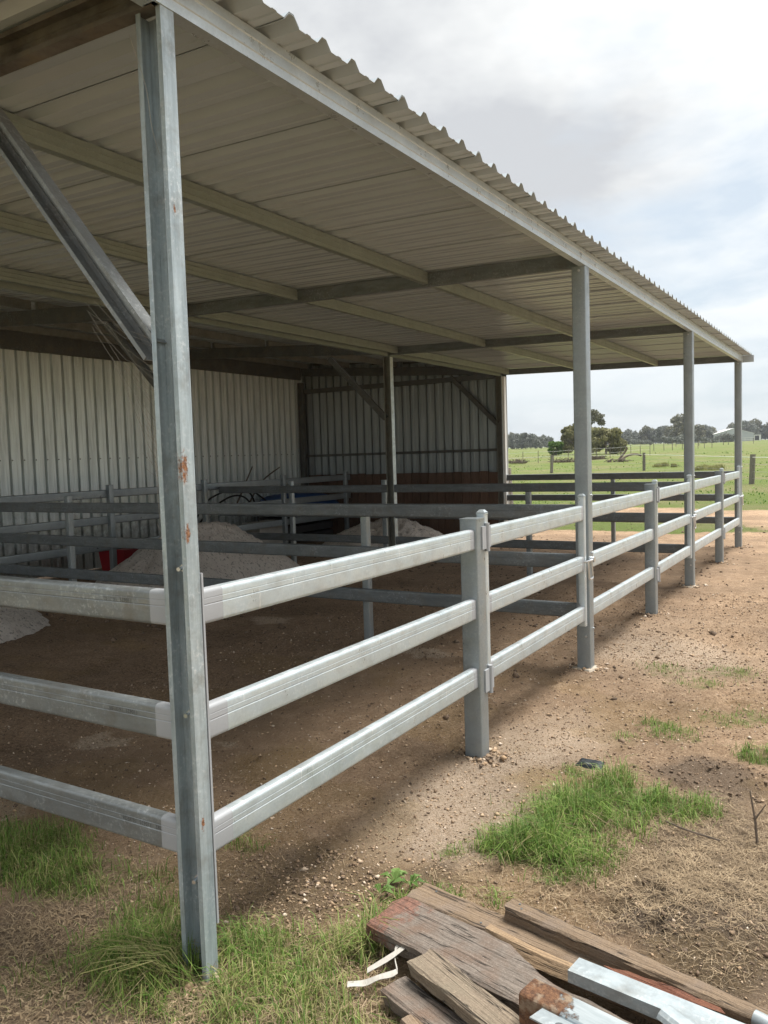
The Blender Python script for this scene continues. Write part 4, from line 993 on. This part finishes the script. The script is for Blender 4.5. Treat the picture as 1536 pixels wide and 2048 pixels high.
for (u, v, r, den, h) in GRASSB:
    p = at(u, v); n = int(den*(15000 if u > 780 else 9500)*r*r*math.pi); a = RNG.uniform(0, 2*np.pi, n); q = r*np.sqrt(RNG.random(n))*RNG.uniform(.6, 1.3, n)*np.where(RNG.random(n) < .12, 1.5, 1)
    x = p.x+q*np.cos(a); y = p.y+q*np.sin(a); nz = fbm(x, y, 11, 4, 77, .6); k = nz+.12*RNG.normal(size=n) > .43+.16*(q/r-.6)
    gxs.append(x[k]); gys.append(y[k]); ghs.append(h*RNG.uniform(.3, 1.3, n)[k]*np.clip(.35+1.4*(nz[k]-.25), .35, 1.3)*1.2*np.clip(1.25-.5*q/r, .4, 1.2)[k]); ols.append(np.full(k.sum(), .62 if (u < 780 and v > 1820 and u > 370) else (.40 if u < 780 else .2)))
X = np.concatenate(gxs); Y = np.concatenate(gys); H = np.concatenate(ghs)*1.12; OL = np.concatenate(ols)
OLV = RNG.random(len(X)) < OL
link_mesh('grass', blades('grass', X[~OLV], Y[~OLV], H[~OLV], RNG.uniform(.002, .0042, (~OLV).sum()), GRASS, 1, 1.25), label='fresh green grass tufts in the yard foreground', cat='grass', kind='stuff')
DEAD = RNG.random(len(X)) < .10
link_mesh('dead_grass', blades('dead_grass', X[DEAD]+.004, Y[DEAD], H[DEAD]*.85, RNG.uniform(.0015, .003, DEAD.sum()), STRAW, 12, 1.7), label='dead straw coloured stems tangled in the grass tufts', cat='grass', kind='stuff')
link_mesh('dry_grass', blades('dry_grass', X[OLV], Y[OLV], H[OLV]*.9, RNG.uniform(.0018, .0036, OLV.sum()), GRASS_OLIVE, 2, 1.5), label='yellowing grass mixed among the green tufts', cat='grass', kind='stuff')
# long seed stems leaning out at the corner post
ls = MB(); p0 = Vector((-.08, -.03, 0))
for i in range(34):
    a = random.uniform(3.3, 4.4); l = random.uniform(.15, .36); d = Vector((math.cos(a), math.sin(a), 0)); b = p0+Vector((random.uniform(-.05, .06), random.uniform(-.03, .04), 0))
    ls.tube([b, b+d*l*.45+Vector((0, 0, .11)), b+d*l*.8+Vector((0, 0, .12)), b+d*l+Vector((0, 0, .06))], [.0016, .0014, .0011, .0006], 4)
ls.build('long_grass', GRASS_OLIVE, None, label='long pale grass stems bent outward at the foot of the near corner post', cat='grass', kind='stuff')
# paddock tussocks
n = 9000; d = 24+RNG.random(n)**1.6*75; aa = RNG.uniform(-.62, .62, n); th = math.atan2(FW.y, FW.x)+aa
x = CX+d*np.cos(th); y = CY+d*np.sin(th); z_ = zones(x, y)[4]; k = (z_ > .5) & (fbm(x, y, .35, 3, 90) > .43)
x = x[k]; y = y[k]; d = d[k]
link_mesh('paddock_grass', blades('paddock_grass', x, y, (.03+.06*RNG.random(len(x)))*(.7+d/80), .02+.001*d, GRASS, 5, 1.3), label='rough pasture grass across the paddock', cat='grass', kind='stuff')
tk = []
for (u, v, w) in ((1318, 934, 10), (1330, 933, 6), (1348, 935, 5), (1398, 940, 6), (1410, 938, 8), (1425, 939, 12), (1440, 938, 6)):
    p = at_ground(u, v); m_ = 260; tk.append(np.stack([p.x+RNG.normal(size=m_)*w*.022, p.y+RNG.normal(size=m_)*w*.022], 1))
tk = np.concatenate(tk); link_mesh('tussocks', blades('tussocks', tk[:, 0], tk[:, 1], RNG.uniform(.12, .4, len(tk)), .025, GRASS_OLIVE, 6, .6), label='darker rush tussocks in the paddock', cat='grass', kind='stuff')
# straw and chips lying flat
def litter(name, x, y, l, w, m, seed, lab):
    r = np.random.default_rng(seed); n = len(x); z = terrain(x, y)+r.uniform(.001, .012, n); a = r.uniform(0, 2*np.pi, n); tl = r.normal(size=n)*.22
    dx, dy = np.cos(a)*l/2, np.sin(a)*l/2; sx, sy = -np.sin(a)*w/2, np.cos(a)*w/2; dz = tl*l/2
    bx, by = -np.sin(a)*l*.06*(kk := r.normal(size=n)), np.cos(a)*l*.06*kk
    P_ = [np.stack([x-dx-sx, y-dy-sy, z-dz], 1), np.stack([x-dx+sx, y-dy+sy, z-dz], 1), np.stack([x+bx+sx, y+by+sy, z+.003], 1), np.stack([x+bx-sx, y+by-sy, z+.003], 1), np.stack([x+dx+sx, y+dy+sy, z+dz], 1), np.stack([x+dx-sx, y+dy-sy, z+dz], 1)]
    v = np.stack(P_, 1).reshape(-1, 3); b = np.arange(n)[:, None]*6
    return link_mesh(name, np_mesh(name, v, np.concatenate([b+np.array([[0, 1, 2, 3]]), b+np.array([[3, 2, 4, 5]])], 1).ravel(), np.full(2*n, 4), m), label=lab, cat='straw', kind='stuff')
lx_, ly_ = [], []
for (u, v, r, n) in ((1400, 1690, .45, 3800), (1250, 1760, .3, 1300), (1480, 1750, .3, 1500), (1420, 1850, .3, 500), (60, 1980, .45, 2400), (150, 1880, .35, 900), (560, 1980, .4, 1900), (250, 1780, .5, 900), (650, 2000, .25, 700), (450, 1650, .8, 700), (1000, 1780, .25, 500), (600, 1500, 1.2, 500), (200, 1500, 1.2, 700), (300, 2040, .3, 700)):
    p = at(u, v); q = r*np.sqrt(RNG.random(n))*1.15; n = int(n*1.8); q = r*np.sqrt(RNG.random(n))*RNG.uniform(.8, 1.35, n); a = RNG.uniform(0, 6.283, n); lx_.append(p.x+q*np.cos(a)); ly_.append(p.y+q*np.sin(a))
lx_ = np.concatenate(lx_); ly_ = np.concatenate(ly_)
litter('straw', lx_, ly_, RNG.uniform(.015, .085, len(lx_))*RNG.uniform(.35, 1, len(lx_)), RNG.uniform(.0007, .0017, len(lx_)), STRAW, 3, 'dry straw and grass stalks scattered on the soil')
# wood chips bottom left
n = 1500; p = at(90, 1990); q = .5*np.sqrt(RNG.random(n)); a = RNG.uniform(0, 6.283, n); cx_, cy_ = p.x+q*np.cos(a), p.y+q*np.sin(a)
litter('wood_chips', cx_, cy_, RNG.uniform(.008, .028, n), RNG.uniform(.003, .006, n), STRAW, 4, 'pale wood chips strewn over the ground at the bottom left')
# pebbles and clods: squashed octahedra
def stones(name, x, y, s, m, seed, lab, sink=.35):
    r = np.random.default_rng(seed); n = len(x); z = terrain(x, y)
    dirs = np.array([[1, 0, 0], [0, 1, 0], [-1, 0, 0], [0, -1, 0], [0, 0, 1], [0, 0, -1]], float); a = r.uniform(0, 6.28, n); ca, sa = np.cos(a), np.sin(a)
    v = dirs[None]*r.uniform(.45, 1.35, (n, 6))[:, :, None]*s[:, None, None]*np.array([1, 1, .7])+r.normal(size=(n, 6, 3))*s[:, None, None]*.18
    vx = v[:, :, 0]*ca[:, None]-v[:, :, 1]*sa[:, None]+x[:, None]; vy = v[:, :, 0]*sa[:, None]+v[:, :, 1]*ca[:, None]+y[:, None]; vz = v[:, :, 2]+(z+s*sink)[:, None]
    V = np.stack([vx, vy, vz], 2).reshape(-1, 3); F = np.array([[0, 1, 4], [1, 2, 4], [2, 3, 4], [3, 0, 4], [1, 0, 5], [2, 1, 5], [3, 2, 5], [0, 3, 5]])
    b = np.arange(n)[:, None, None]*6
    return link_mesh(name, np_mesh(name, V, (b+F[None]).ravel(), np.full(8*n, 3), m, smooth=False), label=lab, cat='gravel', kind='stuff')
n = 190000; x = RNG.uniform(-3, 2.4, n); y = .2+7.5*RNG.random(n)**1.25; zz = zones(x, y)
pr = .5+.9*zz[1]+.15*zz[5]-.25*zz[4]-.1*zz[2]; k = RNG.random(n) < pr; x, y = x[k], y[k]
stones('gravel', x, y, RNG.gamma(1.6, .0015, len(x)).clip(.0012, .012)*(1+.06*y), PEB, 5, 'small tan and pink gravel stones on the yard surface')
n = 1300; a_ = at(700, 1790); x = a_.x+RNG.normal(size=n)*.20; y = a_.y+RNG.normal(size=n)*.20
stones('gravel', x, y, RNG.gamma(2.0, .0020, n).clip(.0015, .014), PEB, 6, 'coarser pale gravel beside the end of the timber pile')
n = 9000; x = RNG.uniform(-8, 1.2, n); y = RNG.uniform(2.5, 16, n); zz = zones(x, y); k = RNG.random(n) < (.25+.75*zz[0])*(.35+1.3*(fbm(x, y, .6, 3, 95)-.25)); x, y = x[k], y[k]
stones('soil_clods', x, y, RNG.gamma(2, .0055, len(x)).clip(.004, .035), CLOD, 7, 'dark manure and soil clods over the stall floors', .2)
bx, by = [], []
for (px, py) in ((-.05, 2.12), (-.05, 4.05), (-.05, 6.14), (-.05, 8.05), (-.05, 10.18), (-.05, 12.05), (-.05, .04)):
    m_ = 170; a = RNG.uniform(0, 6.28, m_); q = .062+RNG.gamma(1.3, .035, m_); bx.append(px+q*np.cos(a)*1.1); by.append(py+q*np.sin(a))
bx = np.concatenate(bx); by = np.concatenate(by)
stones('soil_clods', bx, by, RNG.gamma(2, .005, len(bx)).clip(.003, .022), PEB, 18, 'loose soil crumbs pushed up around the feet of the front posts', .15)
n = 1600; mx2, my2 = [], []
for (u, v, r, m_) in ((1400, 1840, .3, 350), (1420, 1560, .3, 300), (600, 1760, .3, 300)):
    p = at(u, v); q = r*np.sqrt(RNG.random(m_)); a = RNG.uniform(0, 6.28, m_); mx2.append(p.x+q*np.cos(a)); my2.append(p.y+q*np.sin(a))
mx2 = np.concatenate(mx2); my2 = np.concatenate(my2)
stones('soil_clods', mx2, my2, RNG.gamma(2, .0028, len(mx2)).clip(.002, .014), CLOD, 8, 'dark crumbly soil clods in the churned mud at the right', .2)
# broad leaved weeds at the timber end
wm = MB()
for (u, v, nl) in ((790, 1765, 13), (760, 1790, 8), (820, 1772, 7)):
    p = at(u, v)
    for i in range(nl):
        a = random.uniform(0, 6.28); l = random.uniform(.03, .075); w_ = l*.22; d = Vector((math.cos(a), math.sin(a), 0)); s2 = Vector((-d.y, d.x, 0)); b = Vector((p.x, p.y, .004))
        wm.add([b, b+d*l*.5+s2*w_+Vector((0, 0, .03)), b+d*l+Vector((0, 0, .018)), b+d*l*.5-s2*w_+Vector((0, 0, .03)), b+d*l*.5+Vector((0, 0, .024))], [(0, 4, 1), (1, 4, 2), (2, 4, 3), (3, 4, 0)])
wm.build('weed', WEED, None, label='broad leaved green weeds sprouting at the far end of the timber pile', cat='weed', kind='stuff')
